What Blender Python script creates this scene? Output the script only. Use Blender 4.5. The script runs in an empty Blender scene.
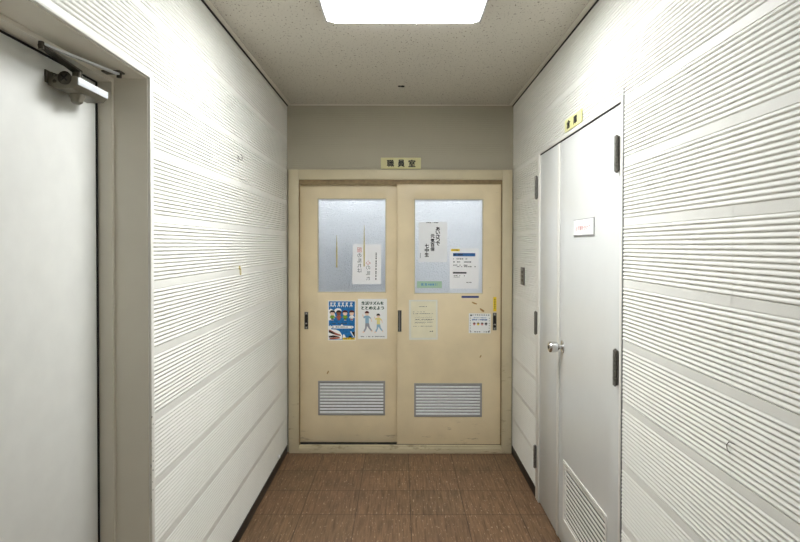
import bpy, bmesh, math, random
from mathutils import Vector, Matrix, Euler
random.seed(7)
S = bpy.context.scene
COL = S.collection
R = math.radians

# ------------------------------------------------------------------ camera
F = 565.0
PPX, PPY = 400.5, 253.4
H = 1.4935
CAMP = Vector((0, 0, H))
ROT = (Matrix.Rotation(R(90 - 0.8), 3, 'X') @ Matrix.Rotation(R(0.1), 3, 'Z'))

def ray(px, py):
    return ROT @ Vector(((px - PPX) / F, -(py - PPY) / F, -1.0))

def onX(px, py, X):
    d = ray(px, py); t = X / d.x
    return CAMP + d * t

def onY(px, py, Y):
    d = ray(px, py); t = Y / d.y
    return CAMP + d * t

def onZ(px, py, Z):
    d = ray(px, py); t = (Z - H) / d.z
    return CAMP + d * t

cam_d = bpy.data.cameras.new('camera')
cam = bpy.data.objects.new('camera', cam_d)
COL.objects.link(cam)
cam.matrix_world = Matrix.Translation(CAMP) @ ROT.to_4x4()
cam_d.sensor_fit = 'HORIZONTAL'
cam_d.sensor_width = 36
cam_d.lens = F / 800 * 36
cam_d.shift_x = -(PPX - 400) / 800
cam_d.shift_y = (PPY - 271) / 800
cam_d.clip_start = 0.02
S.camera = cam

# ------------------------------------------------------------------ dimensions
YE = 4.065                       # face of the end wall
XL = onY(287.1, 280, YE).x
XR = onY(512.6, 280, YE).x
ZC = 2.5015
YB = -4.2                        # corridor runs on behind the camera

# ------------------------------------------------------------------ materials
def lin(c):
    out = []
    for v in c:
        v /= 255.0
        out.append(v / 12.92 if v <= 0.04045 else ((v + 0.055) / 1.055) ** 2.4)
    return tuple(out) + (1.0,)

MATS = {}
def new_mat(name):
    m = bpy.data.materials.new(name); m.use_nodes = True
    MATS[name] = m
    return m, m.node_tree, m.node_tree.nodes['Principled BSDF']

def N(nt, typ, **kw):
    n = nt.nodes.new(typ)
    for k, v in kw.items():
        if k in n.inputs:
            n.inputs[k].default_value = v
        else:
            setattr(n, k, v)
    return n

def ramp(nt, fac, stops):
    r = nt.nodes.new('ShaderNodeValToRGB')
    e = r.color_ramp.elements
    while len(e) < len(stops): e.new(0.5)
    for i, (p, c) in enumerate(stops):
        e[i].position = p
        e[i].color = c if len(c) == 4 else tuple(c) + (1,)
    nt.links.new(fac, r.inputs[0])
    return r

def paint(name, rgb, rough=0.5, var=0.06, scale=6, bump=0.0, bscale=300, metal=0.0, spec=0.5, stretch=(1, 1, 1)):
    """plain paint with a faint procedural unevenness"""
    m, nt, p = new_mat(name)
    tc = N(nt, 'ShaderNodeTexCoord')
    mp = N(nt, 'ShaderNodeMapping'); mp.inputs['Scale'].default_value = stretch
    nt.links.new(tc.outputs['Object'], mp.inputs[0])
    no = N(nt, 'ShaderNodeTexNoise', Scale=scale, Detail=5.0)
    nt.links.new(mp.outputs[0], no.inputs['Vector'])
    c = lin(rgb)
    lo = tuple(max(0, v * (1 - var)) for v in c[:3]) + (1,)
    hi = tuple(min(1, v * (1 + var)) for v in c[:3]) + (1,)
    r = ramp(nt, no.outputs[0], [(0.3, lo), (0.7, hi)])
    nt.links.new(r.outputs[0], p.inputs['Base Color'])
    p.inputs['Roughness'].default_value = rough
    p.inputs['Metallic'].default_value = metal
    p.inputs['Specular IOR Level'].default_value = spec
    if bump:
        n2 = N(nt, 'ShaderNodeTexNoise', Scale=bscale, Detail=2.0)
        nt.links.new(tc.outputs['Object'], n2.inputs['Vector'])
        b = N(nt, 'ShaderNodeBump', Strength=bump, Distance=0.001)
        nt.links.new(n2.outputs[0], b.inputs['Height'])
        nt.links.new(b.outputs[0], p.inputs['Normal'])
    return m

M_WALL = paint('ribbed_wall_paint', (226, 226, 220), 0.55, 0.025, 3, 0.35, 260)
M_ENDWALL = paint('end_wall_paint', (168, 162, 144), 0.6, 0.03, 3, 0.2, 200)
M_PLASTER = paint('back_wall_paint', (215, 213, 204), 0.7, 0.03, 3)
M_TRIMW = paint('white_trim_paint', (222, 221, 214), 0.4, 0.02)
M_STEELFRAME = paint('grey_beige_frame_paint', (214, 209, 196), 0.45, 0.03, 5)
M_LDOOR = paint('off_white_steel_door_paint', (211, 212, 207), 0.5, 0.03, 14, 0.15, 120)
M_RDOOR = paint('glossy_white_door_paint', (207, 209, 206), 0.28, 0.02, 5, 0.25, 35)
M_BLACKGAP = paint('gap_shade_and_chip_black', (20, 18, 16), 0.8, 0.1)  # black for painted gap shade, also for chips and small dark parts
M_BASE = paint('black_vinyl_baseboard', (30, 26, 24), 0.45, 0.2, 20)
M_HINGE = paint('dark_steel_hinge', (104, 102, 96), 0.42, 0.45, 110, metal=0.4)
M_CHROME = paint('polished_chrome', (215, 215, 215), 0.12, 0.03, metal=1.0)
M_ALU = paint('aluminium', (238, 241, 243), 0.35, 0.04, 40, metal=0.1)
M_DARKMETAL = paint('dark_bronze_metal', (74, 70, 61), 0.42, 0.25, 40, metal=0.6)
M_CLOSER = paint('closer_body_paint', (122, 117, 104), 0.45, 0.15, 30, metal=0.3)
M_CLOSERTRIM = paint('closer_cover_silver', (214, 218, 222), 0.35, 0.03)
M_PAPER = paint('white_paper', (246, 247, 246), 0.75, 0.015)
M_PAPERGREY = paint('light_grey_paper', (236, 238, 237), 0.75, 0.015)
M_PAPERYEL = paint('yellowed_paper', (228, 223, 196), 0.7, 0.05, 12)
M_SLEEVE = paint('clear_sleeve_plastic', (222, 223, 212), 0.3, 0.04, 10)
M_INK = paint('black_ink', (22, 22, 24), 0.7, 0.1)
M_INKSOFT = paint('grey_ink', (120, 122, 124), 0.7, 0.1)
M_INKMID = paint('dark_grey_ink', (70, 72, 74), 0.7, 0.1)
M_INKRED = paint('faded_red_ink', (205, 140, 136), 0.7, 0.1)
M_INKGREEN = paint('dark_green_ink', (34, 72, 60), 0.7, 0.1)
M_BLUE = paint('poster_blue', (18, 112, 178), 0.5, 0.35, 55)
M_BLUEPRINT = paint('header_blue', (28, 96, 160), 0.6, 0.12, 50)
M_LBLUE = paint('light_blue_print', (110, 170, 210), 0.6, 0.1)
M_SKYSHIRT = paint('pale_blue_shirt_print', (142, 178, 200), 0.6, 0.05)
M_YSHIRT = paint('pale_yellow_shirt_print', (226, 214, 140), 0.6, 0.05)
M_GREYP = paint('grey_trouser_print', (150, 152, 160), 0.6, 0.05)
M_SKIN = paint('skin_print', (236, 206, 184), 0.6, 0.05)
M_SKIND = paint('brown_skin_print', (130, 76, 52), 0.6, 0.05)
M_HAIR = paint('black_hair_print', (26, 18, 18), 0.6, 0.05)
M_HAIRR = paint('red_brown_hair_print', (82, 20, 18), 0.6, 0.05)
M_GREEN = paint('green_shirt_print', (120, 160, 40), 0.6, 0.05)
M_NAVY = paint('navy_print', (20, 30, 110), 0.6, 0.05)
M_BRICK = paint('rust_print', (166, 92, 70), 0.6, 0.15, 60)
M_YELLOW = paint('yellow_tape', (232, 200, 20), 0.4, 0.05)
M_YPLAQUE = paint('cream_yellow_plastic', (206, 200, 150), 0.35, 0.03)
M_YPLAQUE2 = paint('pale_yellow_plastic', (222, 222, 160), 0.35, 0.03)
M_TEAL = paint('teal_tape', (20, 140, 120), 0.4, 0.05)
M_BTAPE = paint('dark_blue_tape', (24, 54, 124), 0.4, 0.05)
M_RESIDUE = paint('brown_tape_residue', (160, 122, 66), 0.6, 0.15, 200)
M_GLUE = paint('yellowed_glue', (196, 182, 126), 0.5, 0.12, 120)
M_MINT = paint('mint_label', (196, 220, 196), 0.5, 0.04)
M_FRAMEGREY = paint('grey_lamp_housing', (150, 150, 148), 0.5, 0.05)
M_CLIP = paint('white_lamp_clip', (210, 210, 208), 0.4, 0.05)
M_CABINET = paint('blue_grey_cabinet_paint', (140, 154, 172), 0.5, 0.05)
M_RAIL = paint('brown_rail_shade', (134, 114, 78), 0.6, 0.2, 30)  # brown tone stands in for the shade inside the end door frame
M_OFFICE = paint('office_wall_paint', (205, 210, 216), 0.8, 0.03)

def translucent(name, rgb, share=0.5):
    m, nt, p = new_mat(name)
    tc = N(nt, 'ShaderNodeTexCoord'); no = N(nt, 'ShaderNodeTexNoise', Scale=20.0)
    nt.links.new(tc.outputs['Object'], no.inputs['Vector'])
    c = lin(rgb); r = ramp(nt, no.outputs[0], [(0.3, tuple(v * 0.98 for v in c[:3])), (0.7, c)])
    nt.links.new(r.outputs[0], p.inputs['Base Color']); p.inputs['Roughness'].default_value = 0.7
    tr = N(nt, 'ShaderNodeBsdfTranslucent'); nt.links.new(r.outputs[0], tr.inputs[0])
    mx = N(nt, 'ShaderNodeMixShader'); mx.inputs[0].default_value = share
    nt.links.new(p.outputs[0], mx.inputs[1]); nt.links.new(tr.outputs[0], mx.inputs[2])
    nt.links.new(mx.outputs[0], nt.nodes['Material Output'].inputs[0])
    return m
M_PAPERT = translucent('thin_white_paper', (254, 254, 254), 0.35)
M_PAPERT2 = translucent('thin_grey_white_paper', (250, 251, 251), 0.35)
M_MINTT = translucent('thin_mint_label', (205, 228, 205), 0.5)
# beige, worn door paint ---------------------------------------------------
def worn(name, base, dirt, zdirty=0.35, rough=0.42):
    m, nt, p = new_mat(name)
    g = N(nt, 'ShaderNodeNewGeometry')
    n1 = N(nt, 'ShaderNodeTexNoise', Scale=5.0, Detail=6.0)
    nt.links.new(g.outputs['Position'], n1.inputs['Vector'])
    c = lin(base)
    r1 = ramp(nt, n1.outputs[0], [(0.3, tuple(v * 0.93 for v in c[:3])), (0.7, tuple(min(1, v * 1.05) for v in c[:3]))])
    # scuff marks: stretched horizontally, denser near the floor
    mp = N(nt, 'ShaderNodeMapping'); mp.inputs['Scale'].default_value = (9, 9, 42)
    nt.links.new(g.outputs['Position'], mp.inputs[0])
    n2 = N(nt, 'ShaderNodeTexNoise', Scale=1.0, Detail=8.0, Roughness=0.7)
    nt.links.new(mp.outputs[0], n2.inputs['Vector'])
    sx = N(nt, 'ShaderNodeSeparateXYZ'); nt.links.new(g.outputs['Position'], sx.inputs[0])
    mr = N(nt, 'ShaderNodeMapRange'); nt.links.new(sx.outputs['Z'], mr.inputs['Value'])
    mr.inputs['From Min'].default_value = 0.0; mr.inputs['From Max'].default_value = zdirty
    mr.inputs['To Min'].default_value = 0.12; mr.inputs['To Max'].default_value = 0.0
    ad = N(nt, 'ShaderNodeMath', operation='ADD')
    nt.links.new(n2.outputs[0], ad.inputs[0]); nt.links.new(mr.outputs[0], ad.inputs[1])
    r2 = ramp(nt, ad.outputs[0], [(0.66, (0, 0, 0)), (0.76, (1, 1, 1))])
    mx = N(nt, 'ShaderNodeMix', data_type='RGBA')
    mul = N(nt, 'ShaderNodeMath', operation='MULTIPLY'); mul.inputs[1].default_value = 0.6
    nt.links.new(r2.outputs[0], mul.inputs[0])
    nt.links.new(mul.outputs[0], mx.inputs[0])
    nt.links.new(r1.outputs[0], mx.inputs[6]); mx.inputs[7].default_value = lin(dirt)
    nt.links.new(mx.outputs[2], p.inputs['Base Color'])
    p.inputs['Roughness'].default_value = rough
    return m
M_BEIGE = worn('worn_beige_door_paint', (224, 208, 173), (128, 104, 72), 0.3)
M_BEIGEF = worn('worn_beige_frame_paint', (198, 187, 157), (110, 92, 66), 0.9, 0.5)

# ceiling board --------------------------------------------------------------
m, nt, p = new_mat('speckled_ceiling_board'); M_CEIL = m
g = N(nt, 'ShaderNodeNewGeometry')
mp = N(nt, 'ShaderNodeMapping'); mp.inputs['Scale'].default_value = (1.0, 0.55, 1.0); mp.inputs['Rotation'].default_value = (0, 0, 0.3)
nt.links.new(g.outputs['Position'], mp.inputs[0])
nz = N(nt, 'ShaderNodeTexNoise', Scale=120.0, Detail=3.0, Roughness=0.6)
nt.links.new(mp.outputs[0], nz.inputs['Vector'])
rr = ramp(nt, nz.outputs[0], [(0.335, lin((98, 90, 76))), (0.385, lin((192, 187, 175)))])
nt.links.new(rr.outputs[0], p.inputs['Base Color'])
bp = N(nt, 'ShaderNodeBump', Strength=0.5, Distance=0.002)
nt.links.new(nz.outputs[0], bp.inputs['Height']); nt.links.new(bp.outputs[0], p.inputs['Normal'])
p.inputs['Roughness'].default_value = 0.9

# floor tiles ------------------------------------------------------------------
m, nt, p = new_mat('brown_vinyl_floor_tiles'); M_FLOOR = m
g = N(nt, 'ShaderNodeNewGeometry')
sx = N(nt, 'ShaderNodeSeparateXYZ'); nt.links.new(g.outputs['Position'], sx.inputs[0])
TX0, TY0, TS = onZ(409, 472, 0).x, onZ(400, 470.7, 0).y, 0.305
def tile_axis(out, off):
    a = N(nt, 'ShaderNodeMath', operation='SUBTRACT'); a.inputs[1].default_value = off - 40 * TS
    nt.links.new(out, a.inputs[0])
    b = N(nt, 'ShaderNodeMath', operation='DIVIDE'); b.inputs[1].default_value = TS
    nt.links.new(a.outputs[0], b.inputs[0])
    f = N(nt, 'ShaderNodeMath', operation='FLOOR'); nt.links.new(b.outputs[0], f.inputs[0])
    fr = N(nt, 'ShaderNodeMath', operation='FRACT'); nt.links.new(b.outputs[0], fr.inputs[0])
    c = N(nt, 'ShaderNodeMath', operation='PINGPONG'); c.inputs[1].default_value = 0.5
    nt.links.new(fr.outputs[0], c.inputs[0])
    return f, c
fx, ex = tile_axis(sx.outputs['X'], TX0)
fy, ey = tile_axis(sx.outputs['Y'], TY0)
mn = N(nt, 'ShaderNodeMath', operation='MINIMUM'); nt.links.new(ex.outputs[0], mn.inputs[0]); nt.links.new(ey.outputs[0], mn.inputs[1])
joint = ramp(nt, mn.outputs[0], [(0.004, (1, 1, 1)), (0.011, (0, 0, 0))])
cb = N(nt, 'ShaderNodeCombineXYZ'); nt.links.new(fx.outputs[0], cb.inputs[0]); nt.links.new(fy.outputs[0], cb.inputs[1])
wn = N(nt, 'ShaderNodeTexWhiteNoise'); nt.links.new(cb.outputs[0], wn.inputs['Vector'])
tone = ramp(nt, wn.outputs['Value'], [(0.0, lin((118, 94, 71))), (0.5, lin((121, 95, 72))), (1.0, lin((124, 97, 73)))])
mp = N(nt, 'ShaderNodeMapping'); mp.inputs['Scale'].default_value = (95, 5.5, 1)
nt.links.new(g.outputs['Position'], mp.inputs[0])
st = N(nt, 'ShaderNodeTexNoise', Scale=1.0, Detail=5.0, Roughness=0.65); nt.links.new(mp.outputs[0], st.inputs['Vector'])
stc = ramp(nt, st.outputs[0], [(0.32, (0.55, 0.52, 0.50)), (0.5, (1, 1, 1)), (0.66, (1.35, 1.35, 1.32))])
mx1 = N(nt, 'ShaderNodeMix', data_type='RGBA', blend_type='MULTIPLY'); mx1.inputs[0].default_value = 1
nt.links.new(tone.outputs[0], mx1.inputs[6]); nt.links.new(stc.outputs[0], mx1.inputs[7])
# pale flecks
mp2 = N(nt, 'ShaderNodeMapping'); mp2.inputs['Scale'].default_value = (110, 26, 1)
nt.links.new(g.outputs['Position'], mp2.inputs[0])
fl = N(nt, 'ShaderNodeTexNoise', Scale=1.0, Detail=2.0, Roughness=0.5); nt.links.new(mp2.outputs[0], fl.inputs['Vector'])
flr = ramp(nt, fl.outputs[0], [(0.63, (0, 0, 0)), (0.70, (1, 1, 1))])
mulf = N(nt, 'ShaderNodeMath', operation='MULTIPLY'); mulf.inputs[1].default_value = 0.6
nt.links.new(flr.outputs[0], mulf.inputs[0])
mx2 = N(nt, 'ShaderNodeMix', data_type='RGBA')
nt.links.new(mulf.outputs[0], mx2.inputs[0]); nt.links.new(mx1.outputs[2], mx2.inputs[6]); mx2.inputs[7].default_value = lin((196, 176, 150))
# dark scuffs
mp3 = N(nt, 'ShaderNodeMapping'); mp3.inputs['Scale'].default_value = (2.6, 1.3, 1)
nt.links.new(g.outputs['Position'], mp3.inputs[0])
sc = N(nt, 'ShaderNodeTexNoise', Scale=1.0, Detail=6.0, Roughness=0.6); nt.links.new(mp3.outputs[0], sc.inputs['Vector'])
scr = ramp(nt, sc.outputs[0], [(0.3, (0.84, 0.82, 0.82)), (0.62, (1.05, 1.05, 1.04))])
mx3 = N(nt, 'ShaderNodeMix', data_type='RGBA', blend_type='MULTIPLY'); mx3.inputs[0].default_value = 1
nt.links.new(mx2.outputs[2], mx3.inputs[6]); nt.links.new(scr.outputs[0], mx3.inputs[7])
mx4 = N(nt, 'ShaderNodeMix', data_type='RGBA')
mulj = N(nt, 'ShaderNodeMath', operation='MULTIPLY'); mulj.inputs[1].default_value = 0.8
nt.links.new(joint.outputs[0], mulj.inputs[0])
nt.links.new(mulj.outputs[0], mx4.inputs[0]); nt.links.new(mx3.outputs[2], mx4.inputs[6]); mx4.inputs[7].default_value = lin((62, 44, 34))
nt.links.new(mx4.outputs[2], p.inputs['Base Color'])
p.inputs['Roughness'].default_value = 0.42
p.inputs['Specular IOR Level'].default_value = 0.35

# frosted glass -----------------------------------------------------------------
m, nt, p = new_mat('frosted_patterned_glass'); M_GLASS = m
tc = N(nt, 'ShaderNodeTexCoord')
vo = N(nt, 'ShaderNodeTexNoise', Scale=110.0, Detail=3.0, Roughness=0.6)
nt.links.new(tc.outputs['Object'], vo.inputs['Vector'])
bp = N(nt, 'ShaderNodeBump', Strength=1.0, Distance=0.012)
nt.links.new(vo.outputs[0], bp.inputs['Height']); nt.links.new(bp.outputs[0], p.inputs['Normal'])
p.inputs['Base Color'].default_value = (0.93, 0.97, 1.0, 1)
p.inputs['Transmission Weight'].default_value = 1.0
p.inputs['Roughness'].default_value = 0.42
p.inputs['IOR'].default_value = 1.45

def emis(name, rgb, strength):
    m, nt, p = new_mat(name)
    p.inputs['Base Color'].default_value = (0.8, 0.8, 0.8, 1)
    p.inputs['Emission Color'].default_value = rgb + (1,)
    p.inputs['Emission Strength'].default_value = strength
    return m
LAMP = 26.5
M_LAMP = emis('lit_lamp_diffuser', (0.97, 0.985, 1.0), LAMP)
M_LAMP2 = emis('lit_lamp_diffuser_rear', (0.97, 0.985, 1.0), LAMP * 0.31)
M_DAY = emis('daylight_window_glass', (0.86, 0.93, 1.0), 1.2)
M_OLAMP = emis('added_office_lamp', (0.95, 0.97, 1.0), 12.0)  # unseen lamp, made strong to brighten the sheets on the frosted glass

# ------------------------------------------------------------------ mesh helpers
WORLD = {}
class MB:
    def __init__(s): s.v = []; s.f = []
    def add(s, vs, fs):
        o = len(s.v); s.v += [Vector(v) for v in vs]; s.f += [tuple(i + o for i in f) for f in fs]
        return s
    def box(s, x0, x1, y0, y1, z0, z1):
        x0, x1 = sorted((x0, x1)); y0, y1 = sorted((y0, y1)); z0, z1 = sorted((z0, z1))
        vs = [(x, y, z) for z in (z0, z1) for y in (y0, y1) for x in (x0, x1)]
        return s.add(vs, [(0, 2, 3, 1), (4, 5, 7, 6), (0, 1, 5, 4), (2, 6, 7, 3), (0, 4, 6, 2), (1, 3, 7, 5)])
    def cyl(s, p0, p1, r0, r1=None, n=20):
        r1 = r0 if r1 is None else r1
        p0 = Vector(p0); p1 = Vector(p1); d = (p1 - p0).normalized()
        a = d.orthogonal().normalized(); b = d.cross(a)
        vs = []
        for p, r in ((p0, r0), (p1, r1)):
            for i in range(n):
                t = 2 * math.pi * i / n
                vs.append(p + (a * math.cos(t) + b * math.sin(t)) * r)
        fs = [(i, (i + 1) % n, n + (i + 1) % n, n + i) for i in range(n)]
        fs += [tuple(range(n - 1, -1, -1)), tuple(range(n, 2 * n))]
        return s.add(vs, fs)
    def lathe(s, base, axis, prof, n=28):
        """prof: (distance along the axis, radius)"""
        base = Vector(base); d = Vector(axis).normalized()
        a = d.orthogonal().normalized(); b = d.cross(a)
        vs = []
        for h, r in prof:
            for i in range(n):
                t = 2 * math.pi * i / n
                vs.append(base + d * h + (a * math.cos(t) + b * math.sin(t)) * r)
        fs = []
        for k in range(len(prof) - 1):
            for i in range(n):
                fs.append((k * n + i, k * n + (i + 1) % n, (k + 1) * n + (i + 1) % n, (k + 1) * n + i))
        fs += [tuple(range(n - 1, -1, -1)), tuple((len(prof) - 1) * n + i for i in range(n))]
        return s.add(vs, fs)
    def tube(s, pts, r, n=8):
        pts = [Vector(p) for p in pts]; m = len(pts); vs = []
        prev = None
        for i, p in enumerate(pts):
            d = (pts[min(i + 1, m - 1)] - pts[max(i - 1, 0)]).normalized()
            a = (prev - d * prev.dot(d)).normalized() if prev is not None else d.orthogonal().normalized()
            prev = a; b = d.cross(a)
            for k in range(n):
                t = 2 * math.pi * k / n
                vs.append(p + (a * math.cos(t) + b * math.sin(t)) * r)
        fs = [(i * n + k, i * n + (k + 1) % n, (i + 1) * n + (k + 1) % n, (i + 1) * n + k) for i in range(m - 1) for k in range(n)]
        fs += [tuple(range(n - 1, -1, -1)), tuple((m - 1) * n + k for k in range(n))]
        return s.add(vs, fs)
    def prism(s, loop, d):
        """closed loop of points pushed along vector d"""
        loop = [Vector(p) for p in loop]; n = len(loop); d = Vector(d)
        vs = loop + [p + d for p in loop]
        return s.add(vs, [tuple(range(n)), tuple(range(2 * n - 1, n - 1, -1))] + [(i, n + i, n + (i + 1) % n, (i + 1) % n) for i in range(n)])
    def build(s, name, mat, parent=None, smooth=False, bevel=0.0, seg=2, normals=True, **tags):
        me = bpy.data.meshes.new(name)
        lo = Vector([min(v[i] for v in s.v) for i in range(3)]); hi = Vector([max(v[i] for v in s.v) for i in range(3)])
        c = (lo + hi) / 2
        if parent is None and tags.get('cat') not in ('wall', 'floor', 'ceiling'):
            c.z = lo.z
        if tags.get('cat') in ('wall', 'floor', 'ceiling'):
            c = Vector((0, 0, 0))
        me.from_pydata([v - c for v in s.v], [], s.f)
        bm = bmesh.new(); bm.from_mesh(me)
        if normals: bmesh.ops.recalc_face_normals(bm, faces=bm.faces)
        if bevel:
            es = [e for e in bm.edges if len(e.link_faces) == 2 and e.calc_face_angle(0) > 0.6]
            bmesh.ops.bevel(bm, geom=es, offset=bevel, segments=seg, affect='EDGES', profile=0.5, clamp_overlap=True)
        bm.to_mesh(me); bm.free()
        if smooth or bevel:
            for p_ in me.polygons: p_.use_smooth = True
            me.set_sharp_from_angle(angle=R(38))
        me.materials.append(mat)
        return link(name, me, c, parent, **tags)

def link(name, me, c, parent, label=None, cat=None, group=None, kind=None):
    o = bpy.data.objects.new(name, me); COL.objects.link(o)
    WORLD[o.name] = Vector(c)
    if parent is not None:
        o.parent = parent; o.location = Vector(c) - WORLD[parent.name]
    else:
        o.location = c
    if label: o['label'] = label
    if cat and parent is None: o['category'] = cat
    if group: o['group'] = group
    if kind: o['kind'] = kind
    return o

def empty(name, loc, label, cat, group=None, kind=None):
    o = bpy.data.objects.new(name, None); COL.objects.link(o)
    o.location = loc; o.empty_display_size = 0.05
    WORLD[o.name] = Vector(loc)
    o['label'] = label; o['category'] = cat
    if group: o['group'] = group
    if kind: o['kind'] = kind
    return o

def holed(mb, axis, a0, a1, z0, z1, d0, d1, holes):
    """plate with rectangular holes. axis 'x': spans x and z, thickness along y (d0..d1); axis 'y': spans y and z, thickness along x"""
    As = sorted(set([a0, a1] + [h[0] for h in holes] + [h[1] for h in holes]))
    Zs = sorted(set([z0, z1] + [h[2] for h in holes] + [h[3] for h in holes]))
    def solid(i, j):
        if i < 0 or j < 0 or i >= len(As) - 1 or j >= len(Zs) - 1: return False
        ca = (As[i] + As[i + 1]) / 2; cz = (Zs[j] + Zs[j + 1]) / 2
        return not any(h[0] < ca < h[1] and h[2] < cz < h[3] for h in holes)
    idx = {}
    def V(i, j, k):
        key = (i, j, k)
        if key not in idx:
            d = (d0, d1)[k]
            idx[key] = len(mb.v)
            mb.v.append(Vector((As[i], d, Zs[j])) if axis == 'x' else Vector((d, As[i], Zs[j])))
        return idx[key]
    for i in range(len(As) - 1):
        for j in range(len(Zs) - 1):
            if not solid(i, j): continue
            for k in (0, 1):
                mb.f.append((V(i, j, k), V(i + 1, j, k), V(i + 1, j + 1, k), V(i, j + 1, k)))
            if not solid(i - 1, j): mb.f.append((V(i, j, 0), V(i, j, 1), V(i, j + 1, 1), V(i, j + 1, 0)))
            if not solid(i + 1, j): mb.f.append((V(i + 1, j, 0), V(i + 1, j, 1), V(i + 1, j + 1, 1), V(i + 1, j + 1, 0)))
            if not solid(i, j - 1): mb.f.append((V(i, j, 0), V(i, j, 1), V(i + 1, j, 1), V(i + 1, j, 0)))
            if not solid(i, j + 1): mb.f.append((V(i, j + 1, 0), V(i, j + 1, 1), V(i + 1, j + 1, 1), V(i + 1, j + 1, 0)))
    return mb

# ribbed wall panels --------------------------------------------------------
P0, PER, BAND, NR = 0.0, 0.2205, 0.0265, 14
RIB = (PER - BAND) / NR
def rib_profile(z0, z1, amp, off):
    pts = []
    k = math.floor((z0 - off) / PER) - 1
    while off + k * PER < z1 + PER:
        c = off + k * PER
        pts.append((c - BAND / 2, amp * 0.6)); pts.append((c + BAND / 2, amp * 0.6))
        for r_ in range(NR):
            b = c + BAND / 2 + r_ * RIB
            for t, h in ((0.05, 0.0), (0.12, 0.22), (0.20, 0.68), (0.30, 0.97), (0.44, 1.0), (0.60, 0.86), (0.76, 0.50), (0.90, 0.12), (0.99, 0.0)):
                pts.append((b + RIB * t, amp * h))
        k += 1
    out = [(z0, 0.0)] + [q for q in pts if z0 < q[0] < z1] + [(z1, 0.0)]
    return out

def ribbed(mb, place, a0, a1, z0, z1, amp, off=0.0):
    """place(a, z, h) gives the world point"""
    pr = rib_profile(z0, z1, amp, off)
    o = len(mb.v)
    for z, h in pr:
        mb.v.append(Vector(place(a0, z, h))); mb.v.append(Vector(place(a1, z, h)))
    for i in range(len(pr) - 1):
        mb.f.append((o + 2 * i, o + 2 * i + 1, o + 2 * i + 3, o + 2 * i + 2))

# ------------------------------------------------------------------ LEFT SIDE opening
YO = onX(149.6, 250, XL).y                    # far edge of the left door opening
YO2 = YO - 0.93                               # near edge
ZO = onX(149.8, 78.5, XL).z                   # soffit of the opening
XS = XL - 0.112                               # stop
XD = XL - 0.160                               # face of the door leaf

# RIGHT SIDE door opening
YR1 = onX(623.3, 250, XR).y
YR2 = onX(537.2, 300, XR).y
ZR = 2.040

RT = 0.0044
wl = MB()
pl = lambda a, z, h: (XL - RT * 0.5 + h, a, z)
SEAML = onX(196, 250, XL).y
OFFL = onX(155, 285, XL).z % PER
OFFR = onX(800, 313.2, XR).z % PER
for a0, a1, z0 in ((YO + 0.003, SEAML - 0.0005, 0.0), (SEAML + 0.0005, YE, 0.0)):
    ribbed(wl, pl, a0, a1, z0, ZC, RT, OFFL)
ribbed(wl, pl, YO2 - 0.003, YO + 0.002, ZO + 0.003, ZC, RT, OFFL)
ribbed(wl, pl, YB, YO2 - 0.004, 0.0, ZC, RT, OFFL)
ns = len(wl.f)
holed(wl, 'y', YB, YE, 0.0, ZC, XL - 0.0035, XL - 0.20, [(YO2, YO, -1, ZO)])
wall_left = wl.build('wall_left', M_WALL, kind='structure', label='white wall of fine horizontal ribs left of the corridor', cat='wall')
wall_left.data.materials[0] = M_WALL

wr = MB()
pr_ = lambda a, z, h: (XR + RT * 0.5 - h, a, z)
SEAMR = onX(733, 250, XR).y
ribbed(wr, pr_, YB, SEAMR - 0.0007, 0.0, ZC, RT, OFFR)
ribbed(wr, pr_, SEAMR + 0.0007, YR1 - 0.003, 0.0, ZC, RT, OFFR)
ribbed(wr, pr_, YR1, YR2, ZR + 0.002, ZC, RT, OFFR)
ribbed(wr, pr_, YR2 + 0.002, YE, 0.0, ZC, RT, OFFR)
holed(wr, 'y', YB, YE, 0.0, ZC, XR + 0.0035, XR + 0.12, [(YR1, YR2, -1, ZR)])
wr.build('wall_right', M_WALL, kind='structure', label='white wall of fine horizontal ribs right of the corridor', cat='wall')

# unseen panels added behind the right and left doors to stop light leaks
cb_ = MB()
cb_.box(XR + 0.12, XR + 0.14, YR1 - 0.1, YR2 + 0.1, 0, ZR + 0.1)
cb_.build('wall_light_block_right', M_PLASTER, kind='structure', label='unseen panel added behind the double door to block light', cat='wall')
cb_ = MB()
cb_.box(XL - 0.23, XL - 0.205, YO2 - 0.1, YO + 0.1, 0, ZO + 0.1)
cb_.build('wall_light_block_left', M_PLASTER, kind='structure', label='unseen panel added behind the left steel door to block light', cat='wall')

# end wall with the door opening -----------------------------------------------
YF = YE - 0.028                    # front of the door frame
FX0, FX1 = onY(288.6, 300, YF).x, onY(512.0, 300, YF).x
FZ1 = onY(400, 169.6, YF).z
JX0, JX1 = onY(298.6, 300, YF).x, onY(502.2, 300, YF).x
JZ1 = onY(400, 179.6, YF).z
THZ = 0.056
RX0, RX1, RY1 = -2.6, 2.6, 7.6
we = MB()
SEAME = onY(338, 140, YE).x
pe = lambda a, z, h: (a, YE - h + 0.0006, z)
ribbed(we, pe, XL - 0.003, SEAME - 0.0006, FZ1 - 0.01, ZC, 0.0010, OFFL)
ribbed(we, pe, SEAME + 0.0006, XR + 0.003, FZ1 - 0.01, ZC, 0.0010, OFFL)
holed(we, 'x', RX0, RX1, 0.0, ZC, YE + 0.001, YE + 0.13, [(FX0 + 0.004, FX1 - 0.004, -1, FZ1 - 0.004)])
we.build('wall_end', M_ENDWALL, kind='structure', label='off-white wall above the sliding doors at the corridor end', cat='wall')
wb = MB(); wb.box(XL - 0.2, XR + 0.12, YB - 0.1, YB, 0, ZC)
wb.build('wall_back', M_PLASTER, kind='structure', label='plain wall behind the camera', cat='wall')

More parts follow.
